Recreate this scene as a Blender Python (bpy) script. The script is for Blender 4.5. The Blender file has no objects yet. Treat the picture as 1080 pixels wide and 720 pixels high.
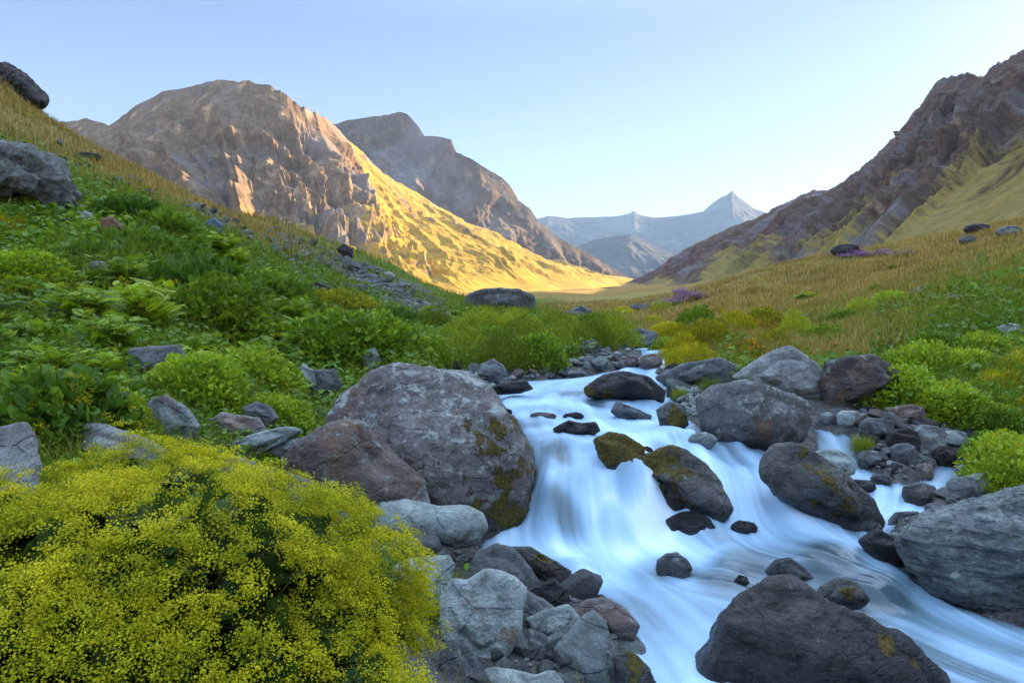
import bpy, math, random
import numpy as np
from mathutils import Vector

rng = np.random.default_rng(7)
random.seed(7)
scene = bpy.context.scene
COL = scene.collection
F, HOR = 760.0, 330.0            # focal length and horizon row, in units of a 1080 x 720 frame

# ------------------------------------------------------------------ scene, camera, light
world = bpy.data.worlds.new("World"); scene.world = world; world.use_nodes = True
SUN_EL, SUN_AZ = math.radians(19.0), math.radians(50.0)      # azimuth measured from +Y (up the valley) towards +X
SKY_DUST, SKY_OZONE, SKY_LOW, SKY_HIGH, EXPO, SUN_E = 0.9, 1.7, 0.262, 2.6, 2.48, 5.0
def setup_light():
    nt = world.node_tree; nt.nodes.clear()
    out = nt.nodes.new('ShaderNodeOutputWorld'); bg = nt.nodes.new('ShaderNodeBackground')
    sky = nt.nodes.new('ShaderNodeTexSky'); sky.sky_type = 'NISHITA'; sky.sun_disc = False
    sky.sun_elevation = SUN_EL; sky.sun_rotation = SUN_AZ
    sky.altitude = 2200; sky.air_density = 1.0; sky.dust_density = SKY_DUST; sky.ozone_density = SKY_OZONE
    bg.inputs['Strength'].default_value = 0.15
    # added fill: sky dimmed low down, brightened and warmed overhead to lift the shade
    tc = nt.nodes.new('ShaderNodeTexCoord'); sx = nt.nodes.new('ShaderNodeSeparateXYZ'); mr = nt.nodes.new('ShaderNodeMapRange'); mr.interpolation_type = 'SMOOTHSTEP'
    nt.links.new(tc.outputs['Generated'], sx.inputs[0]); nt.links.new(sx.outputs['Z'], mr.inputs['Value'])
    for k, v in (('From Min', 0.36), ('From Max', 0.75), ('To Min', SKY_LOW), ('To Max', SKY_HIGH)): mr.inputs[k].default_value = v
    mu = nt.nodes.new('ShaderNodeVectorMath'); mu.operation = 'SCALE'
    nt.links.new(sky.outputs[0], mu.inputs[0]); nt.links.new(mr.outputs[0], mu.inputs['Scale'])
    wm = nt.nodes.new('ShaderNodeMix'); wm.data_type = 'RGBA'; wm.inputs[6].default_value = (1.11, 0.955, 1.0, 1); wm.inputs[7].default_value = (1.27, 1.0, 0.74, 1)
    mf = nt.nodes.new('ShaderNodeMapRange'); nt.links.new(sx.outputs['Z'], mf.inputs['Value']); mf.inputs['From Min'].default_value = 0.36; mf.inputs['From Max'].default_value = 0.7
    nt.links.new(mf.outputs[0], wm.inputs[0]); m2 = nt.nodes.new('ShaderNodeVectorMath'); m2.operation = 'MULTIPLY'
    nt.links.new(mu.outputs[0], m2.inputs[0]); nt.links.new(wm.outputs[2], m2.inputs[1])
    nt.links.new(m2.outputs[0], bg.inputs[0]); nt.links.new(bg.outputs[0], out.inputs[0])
    ld = bpy.data.lights.new('sun', 'SUN'); ld.energy = SUN_E; ld.angle = math.radians(0.5); ld.color = (1.0, 0.78, 0.50)
    so = bpy.data.objects.new('sun', ld); COL.objects.link(so)
    d = Vector((math.sin(SUN_AZ)*math.cos(SUN_EL), math.cos(SUN_AZ)*math.cos(SUN_EL), math.sin(SUN_EL)))
    so.rotation_euler = d.to_track_quat('Z', 'Y').to_euler()
    so.location = (60, 20, 80)
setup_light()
cd = bpy.data.cameras.new('camera'); cam = bpy.data.objects.new('camera', cd); COL.objects.link(cam)
cd.sensor_width = 36; cd.lens = 36*F/1080; cd.clip_start = 0.05; cd.clip_end = 30000
cam.location = (0, 0, 0); cam.rotation_euler = (math.radians(90), 0, 0); cd.shift_y = -(360-HOR)/1080
scene.camera = cam
scene.view_settings.view_transform = 'Standard'; scene.view_settings.look = 'None'
scene.view_settings.gamma = 1; scene.view_settings.exposure = EXPO
scene.render.engine = 'CYCLES'
cy = scene.cycles
cy.use_denoising = True
try: cy.denoiser = 'OPENIMAGEDENOISE'
except Exception: pass
cy.max_bounces = 6; cy.diffuse_bounces = 3; cy.glossy_bounces = 2; cy.transmission_bounces = 2
cy.transparent_max_bounces = 6; cy.volume_bounces = 0; cy.sample_clamp_indirect = 4

# ------------------------------------------------------------------ noise
def _hash(ix, iy, iz, seed):
    h = (ix.astype(np.uint32)*np.uint32(374761393) + iy.astype(np.uint32)*np.uint32(668265263)
         + iz.astype(np.uint32)*np.uint32(2147483647) + np.uint32((seed*1013904223) & 0xffffffff))
    h = (h ^ (h >> np.uint32(13)))*np.uint32(1274126177)
    h = (h ^ (h >> np.uint32(16)))*np.uint32(2246822519)
    h = h ^ (h >> np.uint32(15))
    return h.astype(np.float64)/4294967295.0
def vnoise(p, seed=0):
    """smooth value noise in -1..1; p is (N,3)"""
    p = np.asarray(p, float)
    i = np.floor(p).astype(np.int64); f = p-i; f = f*f*f*(f*(f*6-15)+10)
    x, y, z = i[:, 0], i[:, 1], i[:, 2]
    with np.errstate(over='ignore'):
        c = [_hash(x+a, y+b, z+d, seed) for a in (0, 1) for b in (0, 1) for d in (0, 1)]
    fx, fy, fz = f[:, 0], f[:, 1], f[:, 2]
    x00 = c[0]*(1-fz)+c[1]*fz; x01 = c[2]*(1-fz)+c[3]*fz; x10 = c[4]*(1-fz)+c[5]*fz; x11 = c[6]*(1-fz)+c[7]*fz
    return 2*((x00*(1-fy)+x01*fy)*(1-fx)+(x10*(1-fy)+x11*fy)*fx)-1
def fbm(p, o=4, seed=0, g=0.5):
    p = np.asarray(p, float); s = 0; a = 1; n = 0
    for k in range(o):
        s = s+a*vnoise(p+17.3*k, seed+k); n += a; a *= g; p = p*2.03
    return s/n
def ridged(p, o=5, seed=0, g=0.5):
    p = np.asarray(p, float); s = 0; a = 1; n = 0
    for k in range(o):
        s = s+a*(1-np.abs(vnoise(p+11.7*k, seed+k))); n += a; a *= g; p = p*2.07
    return s/n
def worley(p, seed=0):
    """distance to the nearest scattered point, about 0..1"""
    p = np.asarray(p, float); i = np.floor(p).astype(np.int64); f = p-i; best = np.full(len(p), 9.0)
    with np.errstate(over='ignore'):
        for a in (-1, 0, 1):
            for b in (-1, 0, 1):
                for c in (-1, 0, 1):
                    x, y, z = i[:, 0]+a, i[:, 1]+b, i[:, 2]+c
                    d = np.stack([a+_hash(x, y, z, seed), b+_hash(x, y, z, seed+1), c+_hash(x, y, z, seed+2)], 1)-f
                    best = np.minimum(best, (d*d).sum(1))
    return np.sqrt(best)
def sstep(a, b, x):
    t = np.clip((x-a)/(b-a), 0, 1); return t*t*(3-2*t)

# ------------------------------------------------------------------ object helpers
def make_mesh(name, verts, faces, smooth=True, attrs=None):
    """faces: (N,k) int array or list of such arrays"""
    me = bpy.data.meshes.new(name)
    verts = np.asarray(verts, np.float32)
    if not isinstance(faces, (list, tuple)): faces = [faces]
    faces = [np.asarray(f, np.int32) for f in faces if len(f)]
    loops = np.concatenate([f.ravel() for f in faces])
    tot = np.concatenate([np.full(len(f), f.shape[1], np.int32) for f in faces])
    start = np.concatenate([[0], np.cumsum(tot)[:-1]]).astype(np.int32)
    me.vertices.add(len(verts)); me.vertices.foreach_set('co', verts.ravel())
    me.loops.add(len(loops)); me.loops.foreach_set('vertex_index', loops)
    me.polygons.add(len(tot)); me.polygons.foreach_set('loop_start', start); me.polygons.foreach_set('loop_total', tot)
    me.polygons.foreach_set('use_smooth', np.full(len(tot), smooth, bool))
    for k, v in (attrs or {}).items():
        v = np.asarray(v, np.float32)
        if v.ndim == 1:
            a = me.attributes.new(k, 'FLOAT', 'POINT'); a.data.foreach_set('value', v)
        else:
            a = me.attributes.new(k, 'FLOAT_COLOR', 'POINT')
            if v.shape[1] == 3: v = np.concatenate([v, np.ones((len(v), 1), np.float32)], 1)
            a.data.foreach_set('color', v.ravel())
    me.update(calc_edges=True); me.validate()
    return me
def add_obj(name, me, mat=None, parent=None, loc=(0, 0, 0)):
    o = bpy.data.objects.new(name, me); COL.objects.link(o); o.location = loc
    if mat is not None and me is not None and len(me.materials) == 0: me.materials.append(mat)
    if parent: o.parent = parent
    return o
def tag(o, label, cat, group=None):
    o['label'] = label; o['category'] = cat
    if group: o['group'] = group
    return o
def grid_faces(n, m):
    i = np.arange(n-1)[:, None]; j = np.arange(m-1)[None, :]
    a = (i*m+j).ravel()
    return np.stack([a, a+m, a+m+1, a+1], 1)

# ------------------------------------------------------------------ smooth surfaces through control points
def ray(px, py, Y):
    return np.array([(px-540)/F*Y, Y, (HOR-py)/F*Y])
class TPS:
    """thin-plate surface: slope z/Y over (x/Y, ln Y)"""
    def __init__(s, pts, lam=1e-4, ku=1.0, kv=0.55):
        P = np.array(pts, float); s.k = np.array([ku, kv])
        s.c = np.stack([(P[:, 0]-540)/F, np.log(P[:, 2])], 1)*s.k
        y = (HOR-P[:, 1])/F; n = len(P)
        d = np.linalg.norm(s.c[:, None]-s.c[None], axis=2)
        A = np.zeros((n+3, n+3)); A[:n, :n] = s.phi(d)+lam*np.eye(n)
        A[:n, n] = 1; A[:n, n+1:] = s.c; A[n, :n] = 1; A[n+1:, :n] = s.c.T
        s.w = np.linalg.solve(A, np.concatenate([y, [0, 0, 0]]))
    @staticmethod
    def phi(d): return np.where(d > 1e-9, d*d*np.log(np.maximum(d, 1e-9)), 0)
    def __call__(s, u, v):
        q = np.stack([np.ravel(u), np.ravel(v)], 1)*s.k; out = np.empty(len(q)); n = len(s.c)
        for a in range(0, len(q), 40000):
            b = q[a:a+40000]; d = np.linalg.norm(b[:, None]-s.c[None], axis=2)
            out[a:a+40000] = s.phi(d)@s.w[:n]+s.w[n]+b@s.w[n+1:]
        return out.reshape(np.shape(u))
class Grid:
    """values on a regular (u, v) grid with bilinear lookup"""
    def __init__(s, u0, u1, nu, v0, v1, nv):
        s.u0, s.u1, s.nu, s.v0, s.v1, s.nv = u0, u1, nu, v0, v1, nv
        s.u = np.linspace(u0, u1, nu); s.v = np.linspace(v0, v1, nv)
        s.U, s.V = np.meshgrid(s.u, s.v); s.Y = np.exp(s.V); s.X = s.U*s.Y      # [iv, iu]
    def look(s, A, u, v):
        a = np.clip((np.asarray(u, float)-s.u0)/(s.u1-s.u0)*(s.nu-1), 0, s.nu-1.001)
        b = np.clip((np.asarray(v, float)-s.v0)/(s.v1-s.v0)*(s.nv-1), 0, s.nv-1.001)
        i = a.astype(int); j = b.astype(int); a = a-i; b = b-j
        return (A[j, i]*(1-a)+A[j, i+1]*a)*(1-b)+(A[j+1, i]*(1-a)+A[j+1, i+1]*a)*b

WATER = [(640,720,3.31),(540,720,3.3),(720,720,3.31),(900,720,3.31),(1080,716,3.35),(1300,740,3.2),(1080,690,3.62),(1030,665,3.9),(960,640,4.15),(900,605,4.6),
 (850,590,4.75),(760,600,4.65),(700,610,4.55),(600,600,4.6),(640,640,4.05),(560,578,4.9),(520,580,4.9),(600,572,5.0),(660,568,5.05),(700,560,5.12),
 (545,545,5.18),(580,500,5.36),(650,508,5.32),(610,485,5.62),(690,515,5.3),(560,478,5.75),(620,468,6.1),(560,452,6.8),(660,455,6.75),(620,432,7.8),(540,430,7.8),(570,411,9.2),(620,402,10.2),(680,402,10.2),
 (660,393,11.2),(700,392,11.3),(690,381,12.1),(690,373,13.2),(640,384,12.5),(690,366,16),(660,362,19),(690,359,21),(560,393,11.5),
 (720,452,6.9),(750,462,6.7),(770,484,6.15),(800,492,6.0),(815,510,5.75),(835,545,5.3),(880,562,5.1),(930,580,4.9),(980,610,4.55),(760,555,5.2),(780,520,5.55),(730,540,5.25),
 (870,460,7.2),(880,477,6.75),(910,494,6.3),(940,509,6.0),(915,530,5.75),(940,545,5.5),(980,512,6.1),(1010,492,6.6),(1060,560,5.3),(1060,620,4.5),(1100,520,6.1)]
LAND = [(-700,860,1.3),(-300,820,1.5),(200,860,1.5),(500,940,1.9),(700,1100,1.75),(1000,1100,1.75),(1400,1060,1.7),(1900,950,1.8),
 (-250,720,1.9),(-250,500,3.3),(-250,350,6.5),(-250,200,14),(-250,50,26),(-250,-10,36),(-250,40,55),(-250,150,140),
 (-700,500,2.6),(-700,200,8),(-700,-100,22),(-700,-200,36),(-700,-150,60),(-700,0,140),
 (0,720,1.9),(0,600,2.6),(0,500,3.6),(0,450,4.4),(0,400,5.6),(0,350,7.5),(0,300,10),(0,250,13.5),(0,200,19),(0,150,26),(0,100,34),(0,84,39),(0,105,55),(0,190,140),
 (100,157,32),(100,170,40),
 (200,720,2.0),(200,600,2.9),(200,500,4.2),(200,450,5.2),(200,400,7.0),(200,350,9.5),(200,300,13),(200,250,18),(200,206,31),(200,222,50),(200,250,140),
 (300,720,2.4),(300,640,3.0),(300,560,4.0),(300,480,5.5),(300,430,7.5),(300,390,10),(300,360,13),(300,330,18),(300,300,22),(300,280,27),(300,255,36),(300,241,44),(300,255,62),(300,290,140),
 (400,720,2.9),(400,640,3.5),(400,580,4.2),(400,540,5),(400,480,6.2),(400,420,8.5),(400,390,10.5),(400,370,13),(400,350,17),(400,330,23),(400,313,31),(400,290,44),(400,276,54),(400,290,76),(400,314,140),(450,330,28),(450,314,42),(450,301,56),(450,310,80),(450,316,140),
 (500,720,3.2),(500,640,3.9),(500,575,4.9),(500,500,5.8),(500,400,11),(500,385,13),(500,370,17),(500,350,24),(500,330,36),(500,319,60),(500,317,100),(500,316,150),
 (600,720,3.2),(600,640,3.9),(600,590,4.6),(600,500,5.3),(600,400,9.8),(600,385,12.4),(600,368,17),(600,350,25),(600,334,40),(600,322,70),(600,317,110),(600,314,150),
 (650,380,12.5),(650,364,17),(650,350,26),(650,335,45),(650,322,75),(650,316,110),(650,312,150),
 (720,375,12.6),(705,362,18),(700,355,24),(700,340,36),(700,325,55),(700,315,75),(700,309,110),(700,307,150),
 (760,395,11),(760,375,13),(760,350,20),
 (800,470,7),(800,430,8.5),(800,400,11),(800,380,14),(800,360,19),(800,340,27),(800,320,38),(800,300,50),(800,287,64),(800,290,90),(800,298,150),
 (900,500,6.2),(900,450,8),(900,420,10),(900,395,12.5),(900,370,16),(900,340,22),(900,310,31),(900,290,40),(900,275,52),(900,268,62),(900,272,90),(900,285,150),
 (1080,640,4.2),(1080,560,5),(1080,500,6),(1080,450,7.5),(1080,400,9.5),(1080,350,13),(1080,300,19),(1080,270,28),(1080,250,38),(1080,235,54),(1080,242,85),(1080,262,150),
 (1300,640,4.2),(1300,500,5.5),(1300,400,8),(1300,300,15),(1300,250,27),(1300,215,45),(1300,215,80),(1300,240,150),
 (1900,600,3.6),(1900,300,10),(1900,180,30),(1900,150,60),(1900,170,150)]
water_fn, land_fn = TPS(WATER, 2e-5), TPS(LAND, 1e-4)

def px_poly(pts):
    """pixel outline on the stream surface -> world xy"""
    out = []
    for px, py in pts:
        u = (px-540)/F; s = (HOR-py)/F
        vv = np.linspace(math.log(1.6), math.log(26), 500)
        w = water_fn(np.full(500, u), vv)
        k = np.argmax(w >= s) if (w >= s).any() else 499
        Y = math.exp(vv[k]); out.append((u*Y, Y))
    return np.array(out)
MAIN = px_poly([(560,760),(655,700),(655,668),(640,640),(600,628),(570,605),(500,597),(508,570),(530,545),(552,520),(562,480),(545,450),(522,428),(522,408),(540,402),(600,397),(640,391),
 (668,384),(676,374),(668,366),(684,359),(706,368),(708,384),(702,402),(715,432),(745,462),(800,472),(815,480),(820,500),(850,530),(890,556),(930,572),(962,595),(1010,640),(1080,662),(1200,690),(1300,760),(1000,800)])
SIDE = px_poly([(862,452),(895,460),(905,490),(935,508),(962,516),(985,500),(1000,480),(1022,480),(1015,500),(995,522),(975,530),(985,548),(945,556),(925,578),(900,566),(895,540),(905,520),(880,500),(866,482)])
def poly_sd(P, x, y):
    """signed distance to a polygon, negative inside"""
    x = np.ravel(x); y = np.ravel(y); d2 = np.full(len(x), 1e18); ins = np.zeros(len(x), bool); n = len(P)
    for i in range(n):
        a = P[i]; b = P[(i+1) % n]; e = b-a; wx = x-a[0]; wy = y-a[1]
        t = np.clip((wx*e[0]+wy*e[1])/(e@e+1e-12), 0, 1)
        d2 = np.minimum(d2, (wx-t*e[0])**2+(wy-t*e[1])**2)
        c = ((a[1] <= y) & (b[1] > y)) | ((b[1] <= y) & (a[1] > y))
        xi = a[0]+(y-a[1])/(b[1]-a[1]+1e-12)*e[0]
        ins ^= c & (x < xi)
    return np.where(ins, -1, 1)*np.sqrt(d2)

G = Grid(-2.0, 2.0, 720, math.log(0.75), math.log(150), 640)
def build_land():
    z = land_fn(G.U, G.V)*G.Y
    near = (G.Y < 26)
    sd = np.full(G.U.shape, 50.0); wz = np.full(G.U.shape, -99.0)
    x, y = G.X[near], G.Y[near]
    sd[near] = np.minimum(poly_sd(MAIN, x, y), poly_sd(SIDE, x, y)-0.03)
    m = near & (sd < 1.6)
    wz[m] = water_fn(G.U[m], G.V[m])*G.Y[m]
    bed = wz-np.minimum(0.30, 0.03+0.45*np.abs(np.minimum(sd, 0)))
    bank = wz+0.02+0.22*np.maximum(sd, 0)
    z = np.where(m & (sd < 0), bed, z)
    mm = m & (sd >= 0)
    z = np.where(mm, np.where(z < bank, z+(bank-z)*np.clip(1.6-sd, 0, 1), z), z)
    p = np.stack([G.X.ravel(), G.Y.ravel(), np.zeros(G.X.size)], 1)
    rough = sstep(0.0, 1.0, sd).ravel()
    amp = np.clip(G.Y.ravel()/30, 0.15, 1.6)
    z = z+(fbm(p*0.35, 4, 3)*0.28*amp*rough+fbm(p*1.9, 3, 5)*0.06*(0.3+0.7*rough)).reshape(z.shape)
    return z, sd, wz
LZ, SD, _ = build_land()
def land_z(x, y):
    y = np.maximum(np.asarray(y, float), 0.8); return G.look(LZ, np.asarray(x)/y, np.log(y))
def stream_sd(x, y):
    y = np.maximum(np.asarray(y, float), 0.8); return G.look(SD, np.asarray(x)/y, np.log(y))
_vv = np.linspace(math.log(1.2), math.log(149), 900)
def hit(px, py, wet=True):
    """where the line of sight of a pixel meets the ground or the water -> distance Y"""
    u = (px-540)/F; s = (HOR-py)/F; Y = np.exp(_vv)
    z = G.look(LZ, np.full(900, u), _vv)/Y
    if wet:
        w = np.where(G.look(SD, np.full(900, u), _vv) < 0.1, water_fn(np.full(900, u), _vv), -9); z = np.maximum(z, w)
    ok = z >= s
    return math.exp(_vv[np.argmax(ok)]) if ok.any() else None
# ------------------------------------------------------------------ materials
class NT:
    def __init__(s, name):
        s.m = bpy.data.materials.new(name); s.m.use_nodes = True; s.t = s.m.node_tree; s.t.nodes.clear()
        s.out = s.n('ShaderNodeOutputMaterial')
    def n(s, typ, **kw):
        x = s.t.nodes.new(typ)
        for k, v in kw.items(): setattr(x, k, v)
        return x
    def l(s, a, b): s.t.links.new(a, b)
    def val(s, sock, v):
        if hasattr(v, 'is_output'): s.l(v, sock)
        else: sock.default_value = (tuple(v)+(1,) if isinstance(v, (tuple, list)) and len(v) == 3 and sock.type == 'RGBA' else v)
    def noise(s, vec, scale, detail=4, rough=0.55, dist=0.0):
        x = s.n('ShaderNodeTexNoise'); s.val(x.inputs['Scale'], scale); x.inputs['Detail'].default_value = detail
        x.inputs['Roughness'].default_value = rough; x.inputs['Distortion'].default_value = dist
        if vec is not None: s.l(vec, x.inputs['Vector'])
        return x.outputs['Fac']
    def voro(s, vec, scale, feature='F1', out='Distance'):
        x = s.n('ShaderNodeTexVoronoi', feature=feature); x.inputs['Scale'].default_value = scale; s.l(vec, x.inputs['Vector'])
        return x.outputs[out]
    def ramp(s, fac, stops, interp='LINEAR'):
        x = s.n('ShaderNodeValToRGB'); r = x.color_ramp; r.interpolation = interp
        while len(r.elements) < len(stops): r.elements.new(0.5)
        for e, (p, c) in zip(r.elements, stops):
            e.position = p; e.color = tuple(c)+(1,) if not isinstance(c, (int, float)) else (c, c, c, 1)
        s.val(x.inputs['Fac'], fac); return x.outputs['Color']
    def mix(s, fac, a, b, mode='MIX'):
        x = s.n('ShaderNodeMix', data_type='RGBA', blend_type=mode)
        s.val(x.inputs[0], fac); s.val(x.inputs[6], a); s.val(x.inputs[7], b); return x.outputs[2]
    def math(s, op, a, b=0.0, c=None, clamp=False):
        x = s.n('ShaderNodeMath', operation=op, use_clamp=clamp); s.val(x.inputs[0], a); s.val(x.inputs[1], b)
        if c is not None: s.val(x.inputs[2], c)
        return x.outputs[0]
    def attr(s, name, out='Fac'):
        x = s.n('ShaderNodeAttribute', attribute_name=name); return x.outputs[out]
    def bump(s, h, strength, dist, normal=None):
        x = s.n('ShaderNodeBump'); x.inputs['Strength'].default_value = strength; x.inputs['Distance'].default_value = dist
        s.l(h, x.inputs['Height'])
        if normal is not None: s.l(normal, x.inputs['Normal'])
        return x.outputs['Normal']
    def mapping(s, vec, scale=(1, 1, 1), rot=(0, 0, 0)):
        x = s.n('ShaderNodeMapping'); x.inputs['Scale'].default_value = scale; x.inputs['Rotation'].default_value = rot; s.l(vec, x.inputs['Vector'])
        return x.outputs[0]
    def principled(s, color, rough=0.8, spec=0.3, normal=None, **kw):
        x = s.n('ShaderNodeBsdfPrincipled'); s.val(x.inputs['Base Color'], color); s.val(x.inputs['Roughness'], rough)
        s.val(x.inputs['Specular IOR Level'], spec)
        if normal is not None: s.l(normal, x.inputs['Normal'])
        for k, v in kw.items(): s.val(x.inputs[k.replace('_', ' ')], v)
        return x.outputs[0]
    def done(s, sh): s.l(sh, s.out.inputs['Surface']); return s.m

def land_mat():
    t = NT('ground_cover'); pos = t.n('ShaderNodeNewGeometry').outputs['Position']
    n1 = t.noise(pos, 0.55, 6, 0.65); n2 = t.noise(pos, 5, 5, 0.7); n3 = t.noise(pos, 40, 3, 0.6)
    green = t.ramp(n2, [(0.3, (0.05, 0.08, 0.008)), (0.55, (0.13, 0.18, 0.016)), (0.75, (0.22, 0.26, 0.03))])
    dry = t.ramp(n2, [(0.28, (0.14, 0.115, 0.028)), (0.5, (0.33, 0.235, 0.065)), (0.75, (0.48, 0.34, 0.11))])
    grav = t.ramp(n2, [(0.3, (0.07, 0.062, 0.06)), (0.6, (0.16, 0.145, 0.135)), (0.8, (0.26, 0.24, 0.22))])
    dryf = t.math('ADD', t.attr('dry'), t.math('MULTIPLY', t.math('SUBTRACT', n1, 0.5), 1.6), clamp=True)
    c = t.mix(dryf, green, dry)
    gf = t.ramp(t.math('ADD', t.attr('gravel'), t.math('MULTIPLY', t.math('SUBTRACT', n1, 0.5), 0.9)), [(0.42, 0.0), (0.6, 1.0)])
    c = t.mix(gf, c, grav)
    c = t.mix(t.math('MULTIPLY', t.ramp(n3, [(0.35, 1.0), (0.6, 0.0)]), 0.45), c, (0.02, 0.025, 0.008))
    b = t.bump(t.math('ADD', n2, t.math('MULTIPLY', n3, 0.4)), 0.9, 0.09)
    return t.done(t.principled(c, 0.95, 0.1, b))

def mountain_mat(name, rock, grass, scree, veg_lo=0.45, fine=1.0, strat=None):
    t = NT(name); g = t.n('ShaderNodeNewGeometry'); pos = g.outputs['Position']
    veg = t.attr('veg')
    nA = t.noise(pos, 0.006*fine, 6, 0.6); nB = t.noise(pos, 0.03*fine, 7, 0.7); nC = t.noise(pos, 0.16*fine, 5, 0.75)
    pz = t.mapping(pos, (1, 1, 0.25))
    nS = t.noise(pz, 0.05*fine, 6, 0.7, 0.6)
    rk = t.ramp(t.math('ADD', t.math('MULTIPLY', nB, 0.55), t.math('MULTIPLY', nS, 0.45)),
                [(0.30, [x*0.42 for x in rock[0]]), (0.43, rock[0]), (0.56, rock[1]), (0.72, [min(1, x*1.45) for x in rock[1]])])
    rm = t.n('ShaderNodeTexNoise', noise_type='RIDGED_MULTIFRACTAL'); rm.inputs['Scale'].default_value = 0.035*fine; rm.inputs['Detail'].default_value = 8; rm.inputs['Roughness'].default_value = 0.62
    t.l(t.mapping(pos, (1, 1, 0.55)), rm.inputs['Vector']); nR = rm.outputs['Fac']
    rk = t.mix(t.ramp(nC, [(0.36, 0.6), (0.55, 0.0)]), rk, [x*0.3 for x in rock[0]])
    rk = t.mix(t.math('MULTIPLY', t.ramp(nR, [(0.15, 1.0), (0.55, 0.0)]), 0.65), rk, [x*0.28 for x in rock[0]])  # crevice shade painted into the rock colour where the ridged noise dips
    rk = t.mix(t.math('MULTIPLY', t.ramp(nA, [(0.5, 0.0), (0.62, 1.0)]), 0.55), rk, scree)
    gr = t.ramp(t.math('ADD', t.math('MULTIPLY', nB, 0.6), t.math('MULTIPLY', nA, 0.4)), [(0.35, grass[0]), (0.55, grass[1]), (0.7, grass[2])])
    gr = t.mix(t.math('MULTIPLY', t.ramp(nC, [(0.38, 1.0), (0.52, 0.0)]), 0.28), gr, [x*0.35 for x in grass[0]])
    vf = t.math('ADD', veg, t.math('ADD', t.math('MULTIPLY', t.math('SUBTRACT', nB, 0.5), 1.5), t.math('MULTIPLY', t.math('SUBTRACT', nS, 0.5), 1.0)))
    c = t.mix(t.ramp(vf, [(veg_lo-0.08, 0.0), (veg_lo+0.02, 0.25), (veg_lo+0.28, 1.0)]), rk, gr)
    h = t.math('ADD', t.math('MULTIPLY', nB, 0.6), t.math('ADD', t.math('MULTIPLY', nR, 0.35), t.math('MULTIPLY', nC, 0.3)))
    b = t.bump(h, 0.75, 13/fine)
    return t.done(t.principled(c, 0.95, 0.08, b))

# ------------------------------------------------------------------ near ground, both banks and the meadow in one sheet
def cover_masks(x, y):
    u = x/y; sd = stream_sd(x, y); z = land_z(x, y)
    right = sstep(0.10, 0.22, u-0.02*np.sin(y*0.2))
    p = np.stack([x*0.12, y*0.12, np.zeros_like(x)], 1); n = fbm(p, 4, 21)
    dry_r = right*sstep(8, 24, y+11*n-11*sstep(0.34, 0.66, u))
    mid = (1-right)*sstep(0.02, 0.1, u)*sstep(26, 44, y+6*n)
    px = 540+F*u; py = HOR-F*z/y
    dry_l = (1-right)*sstep(8, -26, py-(150+0.40*px)+26*n)*sstep(8, 14, y)*sstep(400, 250, px)
    dry = np.clip(dry_r*(1.2+0.75*fbm(np.stack([x*0.07, y*0.035, 0*x], 1), 3, 23))+dry_l*0.95+mid, 0, 1)
    # loose stones: along the stream and in a band across the left slope
    g = sstep(1.2, 0.35, sd+0.25*n)*(y < 24)
    band = np.exp(-((py-(131+0.42*px)-8*n)/(11+0.03*np.clip(px-180, 0, 300)))**2)*sstep(165, 225, px)*sstep(500, 450, px)*(y > 12)*sstep(-0.45, 0.05, fbm(np.stack([x*0.28, y*0.16, 0*x], 1), 4, 87))
    grav = np.clip(g+band, 0, 1)
    return dry, grav, band
def build_ground():
    n, m = G.nv, G.nu
    x, y = G.X.ravel(), G.Y.ravel()
    dry, grav, band = cover_masks(x, y)
    V = np.stack([x, y, LZ.ravel()], 1)
    me = make_mesh('ground', V, grid_faces(n, m), True, {'dry': dry, 'gravel': grav})
    o = add_obj('ground', me, land_mat()); o['kind'] = 'structure'
build_ground()

# ------------------------------------------------------------------ valley floor out to the far ranges
MT_GRASS = [(0.17, 0.11, 0.03), (0.34, 0.205, 0.045), (0.46, 0.28, 0.06)]
def valley_z(x, y):
    z = np.interp(y, [-800, 0, 60, 140, 300, 700, 1000, 1500, 2500, 4000, 9000], [-40, -9, -4.0, 2.2, 7, 19, 30, 50, 98, 165, 380])
    return z
def build_valley():
    xs = np.linspace(-4500, 4500, 260); xs = np.sign(xs)*(np.abs(xs)/4500)**1.8*4500
    ys = np.concatenate([np.linspace(-800, 60, 40), 60*np.exp(np.linspace(0.03, math.log(9000/60), 220))])
    X, Y = np.meshgrid(xs, ys); x, y = X.ravel(), Y.ravel()
    z = valley_z(x, y)+fbm(np.stack([x/90, y/90, 0*x], 1), 4, 8)*np.clip(y/120, 0.3, 6)
    side = np.abs(x-0.02*y); z = z+np.maximum(0, side-np.clip(y*0.1, 60, 400))*0.10*(y > -100)
    me = make_mesh('valley_floor', np.stack([x, y, z], 1), grid_faces(len(ys), len(xs)), True, {'veg': np.full(len(x), 0.8)})
    o = add_obj('valley_floor', me, mountain_mat('valley_grass', [(0.2, 0.15, 0.12), (0.3, 0.22, 0.17)], MT_GRASS, (0.2, 0.19, 0.19), 0.3, 2.5)); o['kind'] = 'structure'
build_valley()

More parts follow.
